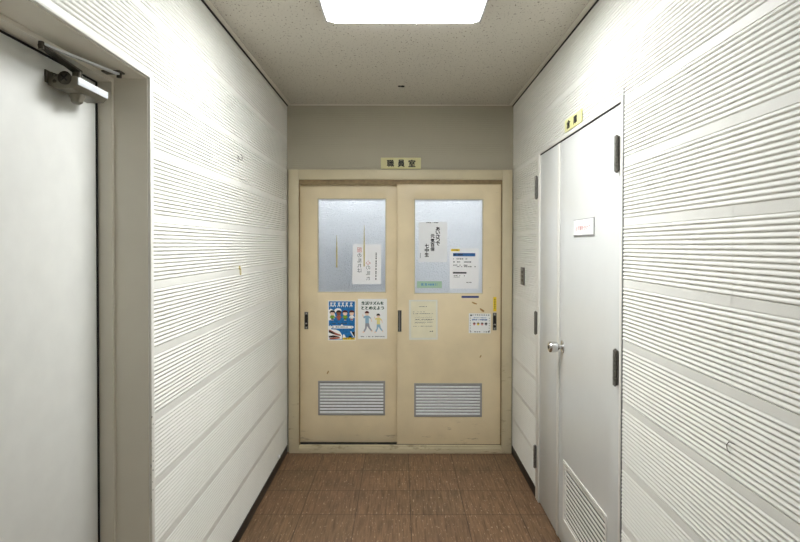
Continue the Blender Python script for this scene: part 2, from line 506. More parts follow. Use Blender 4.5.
fl_ = MB(); fl_.box(RX0 - 0.1, RX1 + 0.1, YB - 0.1, RY1 + 0.1, -0.08, 0.0)
fl_.build('floor', M_FLOOR, kind='structure', label='brown streaked vinyl tile floor', cat='floor')
ce = MB(); ce.box(RX0 - 0.1, RX1 + 0.1, YB - 0.1, RY1 + 0.1, ZC, ZC + 0.08)
ce.build('ceiling', M_CEIL, kind='structure', label='greyish acoustic board ceiling with small dark flecks', cat='ceiling')

# trims along the ceiling
t = MB(); t.box(XL + 0.0005, XL + 0.008, YB + 0.002, YE - 0.002, ZC - 0.010, ZC - 0.0002)  # solid black strip painted in for the shade of the ceiling gap
a = t.build('trim_1', M_BLACKGAP, kind='structure', label='black strip for the shadow gap along the left edge of the ceiling', cat='trim')
t = MB(); t.box(XL + 0.008, XL + 0.030, YB + 0.002, YE - 0.002, ZC - 0.005, ZC - 0.0002)
t.build('trim_2', M_STEELFRAME, kind='structure', label='pale edge strip along the left of the ceiling', cat='trim')
t = MB(); t.box(XR - 0.008, XR - 0.0005, YB + 0.002, YE - 0.002, ZC - 0.010, ZC - 0.0002)  # same black strip in place of gap shade, right side
t.build('trim_3', M_BLACKGAP, kind='structure', label='black strip for the shadow gap along the right edge of the ceiling', cat='trim')
t = MB(); t.box(XR - 0.030, XR - 0.008, YB + 0.002, YE - 0.002, ZC - 0.005, ZC - 0.0002)
t.build('trim_4', M_STEELFRAME, kind='structure', label='pale edge strip along the right of the ceiling', cat='trim')
t = MB(); t.box(XL + 0.031, XR - 0.031, YE - 0.012, YE - 0.003, ZC - 0.006, ZC - 0.0002)
t.build('trim_5', M_STEELFRAME, kind='structure', label='thin edge strip where ceiling meets the end wall', cat='trim')

# baseboards
def baseboard(name, X, sgn, y0, y1, lab):
    t = MB(); t.box(X + sgn * 0.0022, X + sgn * 0.0065, y0, y1, 0.0, 0.060)
    return t.build(name, M_BASE, bevel=0.0015, kind='structure', label=lab, cat='baseboard')
baseboard('baseboard_left', XL, 1, YO + 0.004, YF - 0.001, 'black baseboard along the left ribbed wall')
baseboard('baseboard_right', XR, -1, YR2 + 0.004, YF - 0.001, 'short black baseboard between end door frame and white double door')
baseboard('baseboard_right_near', XR, -1, YB + 0.01, YR1 - 0.004, 'black baseboard of the right wall beside the camera')
baseboard('baseboard_left_near', XL, 1, YB + 0.01, YO2 - 0.026, 'black baseboard of the left wall beside the camera')

# ------------------------------------------------------------------ END DOOR FRAME
t = MB()
D1 = YE + 0.125
# extruded outline with an inner opening: jambs + head
t.box(FX0, JX0, YF, D1, 0.0, FZ1)
t.box(JX1, FX1, YF, D1, 0.0, FZ1)
t.box(JX0, JX1, YF, D1, JZ1, FZ1)
fr = t.build('trim_6', M_BEIGEF, bevel=0.002, kind='structure', label='worn beige frame around the two sliding doors', cat='door frame')
# inner stops and head strip, browned to stand in for shade in the rebate
t = MB()
t.box(JX0 + 0.0005, JX0 + 0.008, YF + 0.012, YF + 0.022, THZ, JZ1 - 0.001)
t.build('door_stop', M_RAIL, fr, label='stop in brown for the shade in the rebate'); t = MB()
t.box(JX1 - 0.008, JX1 - 0.0005, YF + 0.012, YF + 0.022, THZ, JZ1 - 0.001)
t.build('door_stop', M_RAIL, fr, label='stop in brown for the shade in the rebate')
t = MB(); t.box(JX0 + 0.0085, JX1 - 0.0085, YF + 0.012, YF + 0.0205, JZ1 - 0.030, JZ1 - 0.0005)
t.build('head_shade_strip', M_RAIL, fr, label='brown strip for the shade under the frame head')
t = MB()
t.box(JX0, JX1, YF + 0.008, D1, 0.0, THZ)
t.box(JX0, JX1, YF - 0.0035, YF + 0.008, 0.0, THZ - 0.016)
sill = t.build('trim_7', M_BEIGEF, bevel=0.002, kind='structure', label='beige threshold sill under the sliding doors', cat='threshold')
t = MB(); t.box(JX0 + 0.001, JX1 - 0.001, YF + 0.024, YF + 0.060, THZ + 0.0001, THZ + 0.0030)  # black strip stands in for the dark gap below the leaves
t.build('track_shade_strip', M_BLACKGAP, sill, label='black strip for the shaded gap under the doors')

# sliding leaves ----------------------------------------------------------------
YRL = YE - 0.006           # face of right leaf (front track)
YLL = YRL + 0.040          # face of left leaf (rear track)
TH = 0.034
XC = onY(397.2, 300, YRL).x
def end_leaf(name, x0, x1, yf, glass_px, vent_px, lab):
    gx0, gz1, gx1, gz0 = onY(glass_px[0], glass_px[1], yf).x, onY(400, glass_px[1], yf).z, onY(glass_px[2], 300, yf).x, onY(400, glass_px[3], yf).z
    vx0, vz1, vx1, vz0 = onY(vent_px[0], 400, yf).x, onY(400, vent_px[1], yf).z, onY(vent_px[2], 400, yf).x, onY(400, vent_px[3], yf).z
    zt = JZ1 - 0.004
    t = holed(MB(), 'x', x0, x1, THZ + 0.004, zt, yf, yf + TH, [(gx0, gx1, gz0, gz1), (vx0, vx1, vz0, vz1)])
    d = t.build(name, M_BEIGE, bevel=0.0012, kind='structure', label=lab, cat='door')
    # rolled bead round the glass
    t = MB(); b = 0.006
    holed(t, 'x', gx0, gx1, gz0, gz1, yf + 0.001, yf + 0.012, [(gx0 + b, gx1 - b, gz0 + b, gz1 - b)])
    t.build('glazing_bead', M_BEIGEF, d, bevel=0.001)
    t = MB(); t.box(gx0 + 0.003, gx1 - 0.003, yf + 0.012, yf + 0.017, gz0 + 0.003, gz1 - 0.003)
    t.build('glass_pane', M_GLASS, d)
    t = MB(); holed(t, 'x', gx0, gx1, gz0, gz1, yf + 0.017, yf + TH - 0.001, [(gx0 + b, gx1 - b, gz0 + b, gz1 - b)])
    t.build('glazing_bead', M_BEIGEF, d)
    # aluminium louvre
    t = MB(); f_ = 0.011
    holed(t, 'x', vx0 - 0.002, vx1 + 0.002, vz0 - 0.002, vz1 + 0.002, yf - 0.004, yf + TH - 0.004, [(vx0 + f_, vx1 - f_, vz0 + f_, vz1 - f_)])
    v = t.build('vent_grille', M_FRAMEGREY, d, bevel=0.0012, label='aluminium vent grille')
    t = MB(); n = 10; hh = (vz1 - vz0 - 2 * f_) / n
    for i in range(n):
        zb = vz0 + f_ + i * hh
        sec = [(yf + 0.001, zb + 0.001), (yf + 0.0005, zb + 0.62 * hh), (yf + 0.003, zb + 0.74 * hh), (yf + 0.0045, zb + 0.74 * hh), (yf + 0.0025, zb + 0.001)]
        sec = [(y, min(z, vz1 - f_)) for y, z in sec]
        t.prism([(vx0 + f_ - 0.002, y, z) for y, z in sec], (vx1 - vx0 - 2 * f_ + 0.004, 0, 0))
    t.build('louver_slats', M_ALU, v)
    t = MB(); t.box(vx0 + f_ + 0.0005, vx1 - f_ - 0.0005, yf + 0.011, yf + 0.013, vz0 + f_ + 0.0005, vz1 - f_ - 0.0005)  # solid black sheet stands in for the shade between the slats
    t.build('slat_shade_sheet', M_BLACKGAP, v)
    return d, (gx0, gx1, gz0, gz1)

door_1, G1 = end_leaf('door_1', JX0 + 0.001, XC + 0.030, YLL, (317.4, 198.4, 386.2, 292.8), (318.4, 381.2, 384.8, 415.0),
                      'left beige sliding door, mirrored paper on its frosted glass, two posters below')
door_2, G2 = end_leaf('door_2', XC, JX1 - 0.001, YRL, (414.2, 198.7, 483.2, 293.9), (414.4, 383.4, 481.6, 416.4),
                      'right beige sliding door, calligraphy sheet on its frosted glass')

def flush_pull(door, yf, cx, cz, w, h, latch=True):
    """recessed finger pull with a surrounding plate"""
    t = MB(); holed(t, 'x', cx - w / 2, cx + w / 2, cz - h / 2, cz + h / 2, yf - 0.0035, yf + 0.0, [(cx - w / 2 + 0.004, cx + w / 2 - 0.004, cz - h / 2 + (0.022 if latch else 0.004), cz + h / 2 - (0.022 if latch else 0.004))])
    hnd = t.build('door_pull', M_HINGE, door, bevel=0.001, label='dark metal recessed pull')
    t = MB(); t.box(cx - w / 2 + 0.004, cx + w / 2 - 0.004, yf - 0.001, yf - 0.0002, cz - h / 2 + 0.004, cz + h / 2 - 0.004)
    t.build('pull_recess', M_BLACKGAP, hnd)
    if latch:
        t = MB(); t.lathe((cx, yf - 0.0012, cz - h * 0.17), (0, -1, 0), [(0, 0.008), (0.004, 0.0085), (0.0085, 0.006), (0.010, 0.002)], 20)
        t.build('thumb_latch', M_CHROME, hnd, smooth=True)
        t = MB()
        for s_ in (-1, 1): 
            t = MB(); t.cyl((cx, yf - 0.0045, cz + s_ * (h / 2 - 0.010)), (cx, yf - 0.0030, cz + s_ * (h / 2 - 0.010)), 0.004, n=12); t.build('screw', M_CHROME, hnd)
    else:
        t = MB(); t.box(cx - 0.0025, cx + 0.0025, yf - 0.0042, yf - 0.0008, cz - h / 2 + 0.006, cz + h / 2 - 0.006)
        t.build('grip_rib', M_FRAMEGREY, hnd)
q = onY(306.4, 320.5, YLL); flush_pull(door_1, YLL, q.x, q.z, 0.028, 0.125)
q = onY(494.6, 321.5, YRL); flush_pull(door_2, YRL, q.x, q.z, 0.028, 0.125)
q = onY(399.7, 321.0, YRL); flush_pull(door_2, YRL, q.x, q.z, 0.026, 0.155, False)

# ------------------------------------------------------------------ sheets and print
class Sheet:
    """a flat sheet: p = top left corner, u along its width, v down its height, n towards the viewer"""
    def __init__(s, p, u, v, w, h, rot=0.0):
        s.n = u.cross(v).normalized(); s.n = -s.n
        c = p + u * w / 2 + v * h / 2
        m = Matrix.Rotation(rot, 3, s.n)
        s.u = m @ u; s.v = m @ v; s.w = w; s.h = h
        s.p = c - s.u * w / 2 - s.v * h / 2
    def P(s, a, b, d=0.0):
        return s.p + s.u * (a * s.w) + s.v * (b * s.h) + s.n * d
    def slab(s, mb, a0, b0, a1, b1, d0, d1):
        lp = [s.P(a0, b0, d0), s.P(a1, b0, d0), s.P(a1, b1, d0), s.P(a0, b1, d0)]
        return mb.prism(lp, s.n * (d1 - d0))
    def poly(s, mb, pts, d0, d1):
        return mb.prism([s.P(a, b, d0) for a, b in pts], s.n * (d1 - d0))
    def ell(s, mb, a, b, ra, rb, d0, d1, n=16, t0=0, t1=360):
        pts = [(a + ra * math.cos(R(t0 + (t1 - t0) * i / (n if t1 - t0 == 360 else n - 1))), b + rb * math.sin(R(t0 + (t1 - t0) * i / (n if t1 - t0 == 360 else n - 1)))) for i in range(n)]
        return s.poly(mb, pts, d0, d1)

FONTCACHE = {}
def glyphs(txt, bold=0.0):
    key = (txt, bold)
    if key in FONTCACHE: return FONTCACHE[key]
    cu = bpy.data.curves.new('print', 'FONT'); cu.body = txt; cu.size = 1.0; cu.offset = bold; cu.resolution_u = 2
    o = bpy.data.objects.new('print', cu); COL.objects.link(o)
    dg = bpy.context.evaluated_depsgraph_get(); dg.update()
    me = bpy.data.meshes.new_from_object(o.evaluated_get(dg))
    vs = [tuple(v.co) for v in me.vertices]; fs = [tuple(p_.vertices) for p_ in me.polygons]
    bpy.data.objects.remove(o); bpy.data.curves.remove(cu); bpy.data.meshes.remove(me)
    if not vs: vs = [(0, 0, 0), (1, 0, 0), (1, 1, 0)]; fs = [(0, 1, 2)]
    xs = [v[0] for v in vs]; ys = [v[1] for v in vs]
    x0, x1, y0, y1 = min(xs), max(xs), min(ys), max(ys)
    res = ([((v[0] - x0) / (x1 - x0), 1 - (v[1] - y0) / (y1 - y0)) for v in vs], fs)
    FONTCACHE[key] = res
    return res

def text(mb, sh, txt, a0, b0, a1, b1, d=0.0007, bold=0.0, mirror=False):
    vs, fs = glyphs(txt)
    k = bold * 0.10
    for q_, (sx_, sy_) in enumerate(((0, 0), (-k, 0), (k, 0), (0, -k), (0, k)) if bold else ((0, 0),)):
        out = []
        for x, y in vs:
            if mirror: x = 1 - x
            out.append(sh.P(a0 + (a1 - a0) * x + sx_ * 8 * (a1 - a0), b0 + (b1 - b0) * y + sy_ * 8 * (b1 - b0), d + q_ * 0.00001))
        mb.add(out, fs)

def lines(mb, sh, rows, d=0.0006, gap=0.25, seed=1):
    """rows of broken strokes, for print too small to read: (a0, a1, b, height)"""
    rnd = random.Random(seed)
    for a0, a1, b, hh in rows:
        a = a0
        while a < a1:
            L = rnd.uniform(0.012, 0.055)
            e = min(a + L, a1)
            if rnd.random() > gap: sh.slab(mb, a, b - hh / 2 * rnd.uniform(0.6, 1), e, b + hh / 2 * rnd.uniform(0.6, 1), d - 0.0001, d)
            a = e + rnd.uniform(0.006, 0.02)

UX, VZ = Vector((1, 0, 0)), Vector((0, 0, -1))
def end_sheet(px0, py0, px1, py1, Y, rot=0.0):
    a = onY(px0, py0, Y); b = onY(px1, py1, Y)
    return Sheet(Vector((a.x, Y, a.z)), UX, VZ, b.x - a.x, a.z - b.z, rot)
def paper(name, sh, mat, label, cat, group=None, th=0.0002, d=0.0002):
    mb = MB(); sh.slab(mb, 0, 0, 1, 1, d, d + th)
    return mb.build(name, mat, None, label=label, cat=cat, group=group)
def part(mb, name, mat, parent, label=None):
    return mb.build(name, mat, parent, normals=False, label=label)
GY1, GY2 = YLL + 0.0115, YRL + 0.0115      # front of the two panes

# --- mirrored sheet on the left glass
sh = end_sheet(352.6, 244.2, 381.0, 284.0, GY1, R(-0.6))
p1 = paper('paper_sheet', sh, M_PAPERT, 'white paper with mirror-reversed vertical writing, first characters red, on the left frosted glass', 'paper')
mb = MB()
for i, c in enumerate('の乱れは'): text(mb, sh, c, 0.17, 0.235 + i * 0.125, 0.31, 0.335 + i * 0.125, bold=0.015, mirror=True)
part(mb, 'writing_column', M_INKSOFT, p1); mb = MB()
for i, c in enumerate('の乱れ'): text(mb, sh, c, 0.48, 0.535 + i * 0.135, 0.62, 0.64 + i * 0.135, bold=0.015, mirror=True)
part(mb, 'writing_column', M_INKSOFT, p1)
mb = MB(); text(mb, sh, '服', 0.15, 0.085, 0.32, 0.205, bold=0.02, mirror=True); part(mb, 'red_character', M_INKRED, p1, 'faded red character'); mb = MB(); text(mb, sh, '心', 0.47, 0.41, 0.63, 0.51, bold=0.02, mirror=True)
part(mb, 'red_character', M_INKRED, p1, 'faded red character')
mb = MB(); rnd = random.Random(4); b = 0.21
while b < 0.9:
    L = rnd.uniform(0.02, 0.05); sh.slab(mb, 0.805, b, 0.845, b + L, 0.0008, 0.0009); b += L + rnd.uniform(0.008, 0.03)
part(mb, 'small_print', M_INKMID, p1)

# old glue strips on left glass
for px, a, b_, lab in ((336.8, 235, 267.5, 'longer yellowed tape strip alone on the left frosted glass'), (364.2, 225, 266.5, 'yellowed tape strip overlapping the mirrored paper on the left glass')):
    p0, p1_ = onY(px, a, GY1), onY(px, b_, GY1)
    t = MB(); w_ = 0.0050
    n = 12
    lp = []
    for i in range(n + 1): lp.append((p0.x - w_ * (0.25 + 0.75 * min(1, i / 6)) + random.uniform(-.0007, .0007), GY1 - 0.0012, p0.z + (p1_.z - p0.z) * i / n))
    for i in range(n, -1, -1): lp.append((p0.x + w_ * (0.25 + 0.75 * min(1, i / 6)) + random.uniform(-.0007, .0007), GY1 - 0.0012, p0.z + (p1_.z - p0.z) * i / n))
    t.prism(lp, (0, -0.0003, 0))
    t.build('tape_strip', M_GLUE, None, label=lab, cat='tape')

# --- calligraphy sheet
sh = end_sheet(418.8, 221.8, 447.0, 262.0, GY2, R(-0.4))
p2 = paper('paper_sheet', sh, M_PAPERT2, 'greyish white sheet with bold black brush calligraphy in three columns on the right glass', 'paper')
mb = MB()
for i, c in enumerate('あいさつで'): text(mb, sh, c, 0.60, 0.13 + i * 0.093, 0.74, 0.215 + i * 0.093, bold=0.06)
part(mb, 'brush_column', M_INK, p2); mb = MB()
for i, c in enumerate('元気百倍'): text(mb, sh, c, 0.42, 0.31 + i * 0.107, 0.555, 0.405 + i * 0.107, bold=0.055)
part(mb, 'brush_column', M_INK, p2); mb = MB()
for i, c in enumerate('七中生'): text(mb, sh, c, 0.22, 0.55 + i * 0.11, 0.355, 0.65 + i * 0.11, bold=0.06)
part(mb, 'brush_column', M_INK, p2)
mb = MB(); lines(mb, sh, [(0.25, 0.42, 0.02, 0.025), (0.46, 0.68, 0.02, 0.025)], gap=0.1)
part(mb, 'printed_heading', M_INKMID, p2)
mb = MB(); b = 0.78
while b < 0.90: sh.slab(mb, 0.05, b, 0.075, b + 0.016, 0.0006, 0.0007); b += 0.026
part(mb, 'small_print', M_INKSOFT, p2)

# --- notice with blue heading
sh = end_sheet(449.8, 248.2, 478.6, 288.6, GY2, R(-0.2))
p3 = paper('notice_sheet', sh, M_PAPERT, 'white notice with blue heading bar and yellow tab on the right glass', 'notice')
mb = MB(); sh.slab(mb, 0.11, 0.12, 0.88, 0.20, 0.0008, 0.0009); part(mb, 'heading_bar', M_BLUEPRINT, p3, 'blue heading bar')
mb = MB(); sh.poly(mb, [(0.03 + 0.0, 0.045), (0.05, 0.02), (0.33, 0.02), (0.35, 0.045), (0.33, 0.075), (0.05, 0.075)], 0.0008, 0.0009)
part(mb, 'yellow_tab', M_YELLOW, p3, 'yellow tab')
mb = MB(); lines(mb, sh, [(0.13, 0.45, 0.16, 0.045)], d=0.0011, gap=0.15, seed=9); lines(mb, sh, [(0.09, 0.29, 0.047, 0.02)], d=0.0011, gap=0.1)
part(mb, 'heading_print', M_INK, p3)
mb = MB(); lines(mb, sh, [(0.12, 0.60, 0.265, 0.026), (0.12, 0.74, 0.34, 0.028), (0.12, 0.62, 0.42, 0.028), (0.16, 0.90, 0.455, 0.026), (0.14, 0.56, 0.68, 0.03), (0.14, 0.34, 0.715, 0.02), (0.58, 0.86, 0.845, 0.022)], gap=0.3, seed=3)
part(mb, 'printed_lines', M_INKMID, p3)
mb = MB(); sh.slab(mb, 0.11, 0.59, 0.58, 0.63, 0.0007, 0.0008); part(mb, 'black_bar', M_INK, p3, 'black bar')

# --- mint label strip
sh = end_sheet(417.0, 281.2, 441.8, 288.0, GY2)
p4 = paper('label_strip', sh, M_MINTT, 'pale mint green strip with light blue lettering at the lower left of the right glass', 'label')
mb = MB()
for i, c in enumerate('募集'): text(mb, sh, c, 0.16 + i * 0.145, 0.28, 0.27 + i * 0.145, 0.70, bold=0.02)
lines(mb, sh, [(0.45, 0.82, 0.49, 0.36)], gap=0.05, seed=2)
part(mb, 'blue_lettering', M_LBLUE, p4)

# --- blue poster
sh = end_sheet(328.0, 300.6, 355.6, 340.4, YLL)
p5 = paper('poster', sh, M_BLUE, 'bright blue illustrated poster with four small children and yellow corner strip', 'poster', 'posters on the left sliding door')
mb = MB()
holed_pts = 0.018
sh.slab(mb, 0, 0, 1, holed_pts, .0007, .0008); sh.slab(mb, 0, 1 - holed_pts, 1, 1, .0007, .0008); sh.slab(mb, 0, 0, 0.03, 1, .0007, .0008); sh.slab(mb, 0.975, 0, 1, 1, .0007, .0008)
sh.poly(mb, [(0.03, 0.24), (0.10, 0.20), (0.22, 0.25), (0.27, 0.40), (0.2, 0.47), (0.03, 0.50)], .0007, .0008)
sh.ell(mb, 0.36, 0.25, 0.13, 0.06, .0007, .0008)
sh.poly(mb, [(0.12, 0.645), (0.10, 0.665), (0.12, 0.69), (0.20, 0.70), (0.86, 0.70), (0.92, 0.68), (0.93, 0.655), (0.88, 0.635), (0.55, 0.63), (0.52, 0.60), (0.48, 0.60), (0.46, 0.63), (0.2, 0.625)], .0007, .0008)
sh.poly(mb, [(0.03, 0.64), (0.10, 0.62), (0.12, 0.72), (0.3, 0.73), (0.42, 0.77), (0.52, 0.88), (0.5, 0.97), (0.03, 0.97)], .0007, .0008)
sh.poly(mb, [(0.52, 0.95), (0.56, 0.84), (0.62, 0.88), (0.66, 0.95)], .0007, .0008)
sh.poly(mb, [(0.80, 0.78), (0.84, 0.77), (0.95, 0.9), (0.92, 0.91)], .0007, .0008)
part(mb, 'white_clouds', M_PAPER, p5)
mb = MB()
for a in (0.12, 0.24, 0.40, 0.54, 0.68, 0.84):
    sh.poly(mb, [(a - 0.05, 0.05), (a + 0.04, 0.045), (a + 0.045, 0.075), (a + 0.0, 0.08), (a + 0.05, 0.13), (a + 0.03, 0.165), (a - 0.01, 0.115), (a - 0.05, 0.17), (a - 0.06, 0.14), (a - 0.02, 0.09)], .0009, .0010)
part(mb, 'poster_title', M_PAPERGREY, p5, 'white brush lettering')
KID = ((0.16, M_SKIN, M_HAIR, M_GREEN, M_NAVY), (0.39, M_SKIND, M_HAIR, M_BRICK, M_BRICK), (0.62, M_SKIN, M_HAIRR, M_GREEN, M_HAIR), (0.86, M_SKIN, M_HAIRR, M_PAPERGREY, M_BRICK))
for a, skin, hair, shirt, shorts in KID:
    k = MB(); sh.poly(k, [(a - 0.055, 0.37), (a + 0.055, 0.37), (a + 0.10, 0.42), (a + 0.08, 0.445), (a + 0.05, 0.42), (a + 0.05, 0.455), (a - 0.05, 0.455), (a - 0.05, 0.42), (a - 0.08, 0.445), (a - 0.10, 0.42)], .0011, .0012)
    fig = part(k, 'child_drawing', shirt, p5)
    k = MB(); sh.ell(k, a, 0.315, 0.082, 0.058, .0013, .0014); part(k, 'face', skin, fig)
    for b_ in (-0.035, 0.012): k = MB(); sh.slab(k, a + b_, 0.475, a + b_ + 0.023, 0.50, .0013, .0014); part(k, 'leg', skin, fig)
    k = MB(); sh.ell(k, a, 0.295, 0.098, 0.055, .0015, .0016, 18, 180, 360); sh.slab(k, a - 0.098, 0.285, a - 0.07, 0.315, .0015, .0016); sh.slab(k, a + 0.07, 0.285, a + 0.098, 0.315, .0015, .0016); part(k, 'hair', hair, fig)
    k = MB(); sh.slab(k, a - 0.05, 0.45, a + 0.05, 0.48, .0011, .0012); part(k, 'shorts', shorts, fig)
mb = MB(); lines(mb, sh, [(0.16, 0.88, 0.665, 0.032)], d=.0011, gap=0.12, seed=5); lines(mb, sh, [(0.15, 0.88, 0.575, 0.025)], d=.0009, gap=0.2, seed=6); lines(mb, sh, [(0.6, 0.92, 0.957, 0.03)], d=.0015, gap=0.1, seed=8)
part(mb, 'printed_lines', M_INKMID, p5)
mb = MB(); sh.slab(mb, 0.53, 0.93, 0.975, 0.985, .0012, .0013); part(mb, 'yellow_strip', M_YELLOW, p5, 'yellow strip')
mb = MB()
sh.poly(mb, [(0.03, 0.73), (0.10, 0.74), (0.25, 0.80), (0.47, 0.86), (0.46, 0.89), (0.3, 0.87), (0.12, 0.83), (0.03, 0.78)], .0009, .0010); part(mb, 'rust_band', M_BRICK, p5); mb = MB()
sh.poly(mb, [(0.05, 0.94), (0.42, 0.91), (0.43, 0.95), (0.2, 0.975), (0.06, 0.97)], .0009, .0010)
part(mb, 'rust_band', M_BRICK, p5)
mb = MB()
sh.poly(mb, [(0.03, 0.75), (0.12, 0.775), (0.28, 0.84), (0.2, 0.845), (0.03, 0.80)], .0011, .0012)
sh.poly(mb, [(0.03, 0.89), (0.2, 0.87), (0.42, 0.905), (0.2, 0.925), (0.03, 0.93)], .0011, .0012)
sh.poly(mb, [(0.72, 0.93), (0.80, 0.87), (0.88, 0.93)], .0009, .0010); sh.poly(mb, [(0.86, 0.80), (0.97, 0.77), (0.97, 0.9), (0.93, 0.88)], .0009, .0010)
part(mb, 'dark_bands', M_HAIR, p5)

# --- walking figures poster
sh = end_sheet(358.0, 298.8, 387.0, 338.8, YLL, R(0.3))
p6 = paper('poster', sh, M_PAPERGREY, 'pale grey poster with green heading and two walking figures, right of the blue poster', 'poster', 'posters on the left sliding door')
mb = MB(); text(mb, sh, '生活リズムを', 0.13, 0.065, 0.88, 0.15, bold=0.02); part(mb, 'heading_text', M_INKGREEN, p6, 'dark green heading'); mb = MB(); text(mb, sh, 'ととのえよう', 0.13, 0.185, 0.89, 0.27, bold=0.02)
part(mb, 'heading_text', M_INKGREEN, p6, 'dark green heading')
mb = MB(); lines(mb, sh, [(0.09, 0.93, 0.945, 0.028)], gap=0.08, seed=12); part(mb, 'printed_line', M_INKSOFT, p6)
for a, b, s_, shirt, pants, hair in ((0.31, 0.35, 1.0, M_SKYSHIRT, M_GREYP, M_HAIRR), (0.70, 0.41, 0.88, M_YSHIRT, M_SKYSHIRT, M_HAIR)):
    Q = lambda pts: [(a + x * s_, b + y * s_) for x, y in pts]
    k = MB(); sh.poly(k, Q([(-0.06, 0.07), (0.06, 0.07), (0.14, 0.13), (0.12, 0.155), (0.065, 0.125), (0.07, 0.26), (-0.06, 0.26), (-0.06, 0.12), (-0.10, 0.14), (-0.13, 0.12), (-0.11, 0.09)]), .0009, .0010)
    fig = part(k, 'figure_drawing', shirt, p6)
    k = MB(); sh.poly(k, Q([(-0.06, 0.26), (0.07, 0.26), (0.10, 0.36), (0.17, 0.43), (0.14, 0.46), (0.07, 0.40), (0.0, 0.33), (-0.02, 0.40), (-0.08, 0.48), (-0.13, 0.46), (-0.07, 0.38)]), .0009, .0010); part(k, 'trousers', pants, fig)
    k = MB(); sh.ell(k, a, b + 0.02 * s_, 0.062 * s_, 0.05 * s_, .0011, .0012); sh.poly(k, Q([(0.12, 0.14), (0.145, 0.13), (0.17, 0.22), (0.15, 0.225)]), .0009, .0010)
    sh.poly(k, Q([(-0.12, 0.13), (-0.16, 0.06), (-0.15, 0.03), (-0.135, 0.05), (-0.105, 0.11)]), .0009, .0010)
    sh.poly(k, Q([(-0.13, 0.455), (-0.08, 0.48), (-0.11, 0.50), (-0.17, 0.495)]), .0009, .0010); sh.poly(k, Q([(0.14, 0.46), (0.17, 0.43), (0.20, 0.45), (0.17, 0.485)]), .0009, .0010); part(k, 'skin', M_SKIN, fig)
    k = MB(); sh.ell(k, a, b + 0.01 * s_, 0.075 * s_, 0.058 * s_, .0013, .0014, 16, 180, 360); part(k, 'hair', hair, fig)

# --- yellowed document in a sleeve
sh = end_sheet(409.0, 299.8, 437.6, 339.8, YRL, R(0.4))
p7 = paper('document_sheet', sh, M_SLEEVE, 'yellowed document in a clear sleeve taped to the right sliding door', 'document')
mb = MB(); sh.slab(mb, 0.07, 0.04, 0.94, 0.95, .0007, .0008); part(mb, 'yellowed_page', M_PAPERYEL, p7, 'yellowed page')
mb = MB(); lines(mb, sh, [(0.36, 0.62, 0.17, 0.018), (0.14, 0.55, 0.30, 0.012), (0.15, 0.84, 0.345, 0.014), (0.18, 0.86, 0.49, 0.016), (0.2, 0.84, 0.56, 0.014), (0.15, 0.84, 0.66, 0.014), (0.72, 0.84, 0.79, 0.03)], d=.0010, gap=0.2, seed=14)
for k in range(3):
    b0 = 0.44 + k * 0.07
    pts = [sh.P(0.2 + 0.032 * i, b0 + 0.018 * math.sin(i * 2.3 + k), 0.0011) for i in range(20 if k < 2 else 12)]
    mb.tube(pts, 0.0006, 5)
part(mb, 'handwriting', M_INKMID, p7)

# --- small square sticker with tiny pictures
sh = end_sheet(468.8, 313.4, 490.6, 333.2, YRL, R(-0.5))
p8 = paper('sticker_sheet', sh, M_PAPERGREY, 'small square white notice with blue title and row of tiny pictures beside the right pull', 'sticker')
mb = MB(); rnd = random.Random(3)
for i in range(9):
    for bb in (0.08, 0.93):
        if rnd.random() > 0.12: sh.ell(mb, 0.09 + i * 0.102, bb, 0.018 + 0.02 * rnd.random(), 0.028, .0006, .0007, 8)
for i in range(6):
    for aa in (0.07, 0.94): sh.ell(mb, aa, 0.24 + i * 0.125, 0.018, 0.022, .0006, .0007, 8)
sh.ell(mb, 0.10, 0.10, 0.045, 0.045, .0006, .0008, 10); sh.ell(mb, 0.92, 0.92, 0.04, 0.045, .0006, .0008, 10)
part(mb, 'dotted_border', M_INKMID, p8)
mb = MB(); lines(mb, sh, [(0.15, 0.85, 0.32, 0.075)], gap=0.05, seed=20); lines(mb, sh, [(0.22, 0.8, 0.22, 0.04)], gap=0.2, seed=21); part(mb, 'blue_title', M_BLUEPRINT, p8, 'blue title')
for i, (m_, s2) in enumerate(((M_INKRED, M_HAIRR), (M_YELLOW, M_HAIRR), (M_INKRED, M_HAIR), (M_INKSOFT, M_HAIR))):
    k = MB(); a = 0.25 + i * 0.18; sh.ell(k, a, 0.55, 0.055, 0.055, .0006, .0007, 12); fg = part(k, 'tiny_picture', m_, p8)
    k = MB(); sh.ell(k, a, 0.52, 0.065, 0.06, .0008, .0009, 12, 180, 360); part(k, 'dark_hair', s2, fg)

# --- tape bits on the right door
def flat(name, px0, py0, px1, py1, Y, mat, label, cat, slant=0.0):
    a = onY(px0, py0, Y); b = onY(px1, py1, Y)
    t = MB(); t.prism([(a.x, Y - 0.0002, a.z), (b.x, Y - 0.0002, a.z + slant), (b.x, Y - 0.0002, b.z + slant), (a.x, Y - 0.0002, b.z)], (0, -0.0005, 0))
    return t.build(name, mat, None, label=label, cat=cat)
flat('tape_strip', 461.5, 295.9, 478.8, 297.9, YRL, M_BTAPE, 'short dark blue tape strip under the right glass', 'tape')
ye = flat('label_strip', 493.3, 297.0, 496.4, 311.4, YRL, M_YELLOW, 'narrow yellow vertical strip above the right pull', 'label')
shy = end_sheet(493.3, 297.0, 496.4, 311.4, YRL - 0.0007)
mb = MB()
for i in range(6): shy.slab(mb, 0.3, 0.14 + i * 0.12, 0.7, 0.20 + i * 0.12, 0.0002, 0.0003)
part(mb, 'tiny_print', M_INKMID, ye)
flat('tape_strip', 493.8, 181.6, 500.4, 184.2, YRL, M_TEAL, 'small teal tape piece at the top corner of the right sliding door', 'tape')
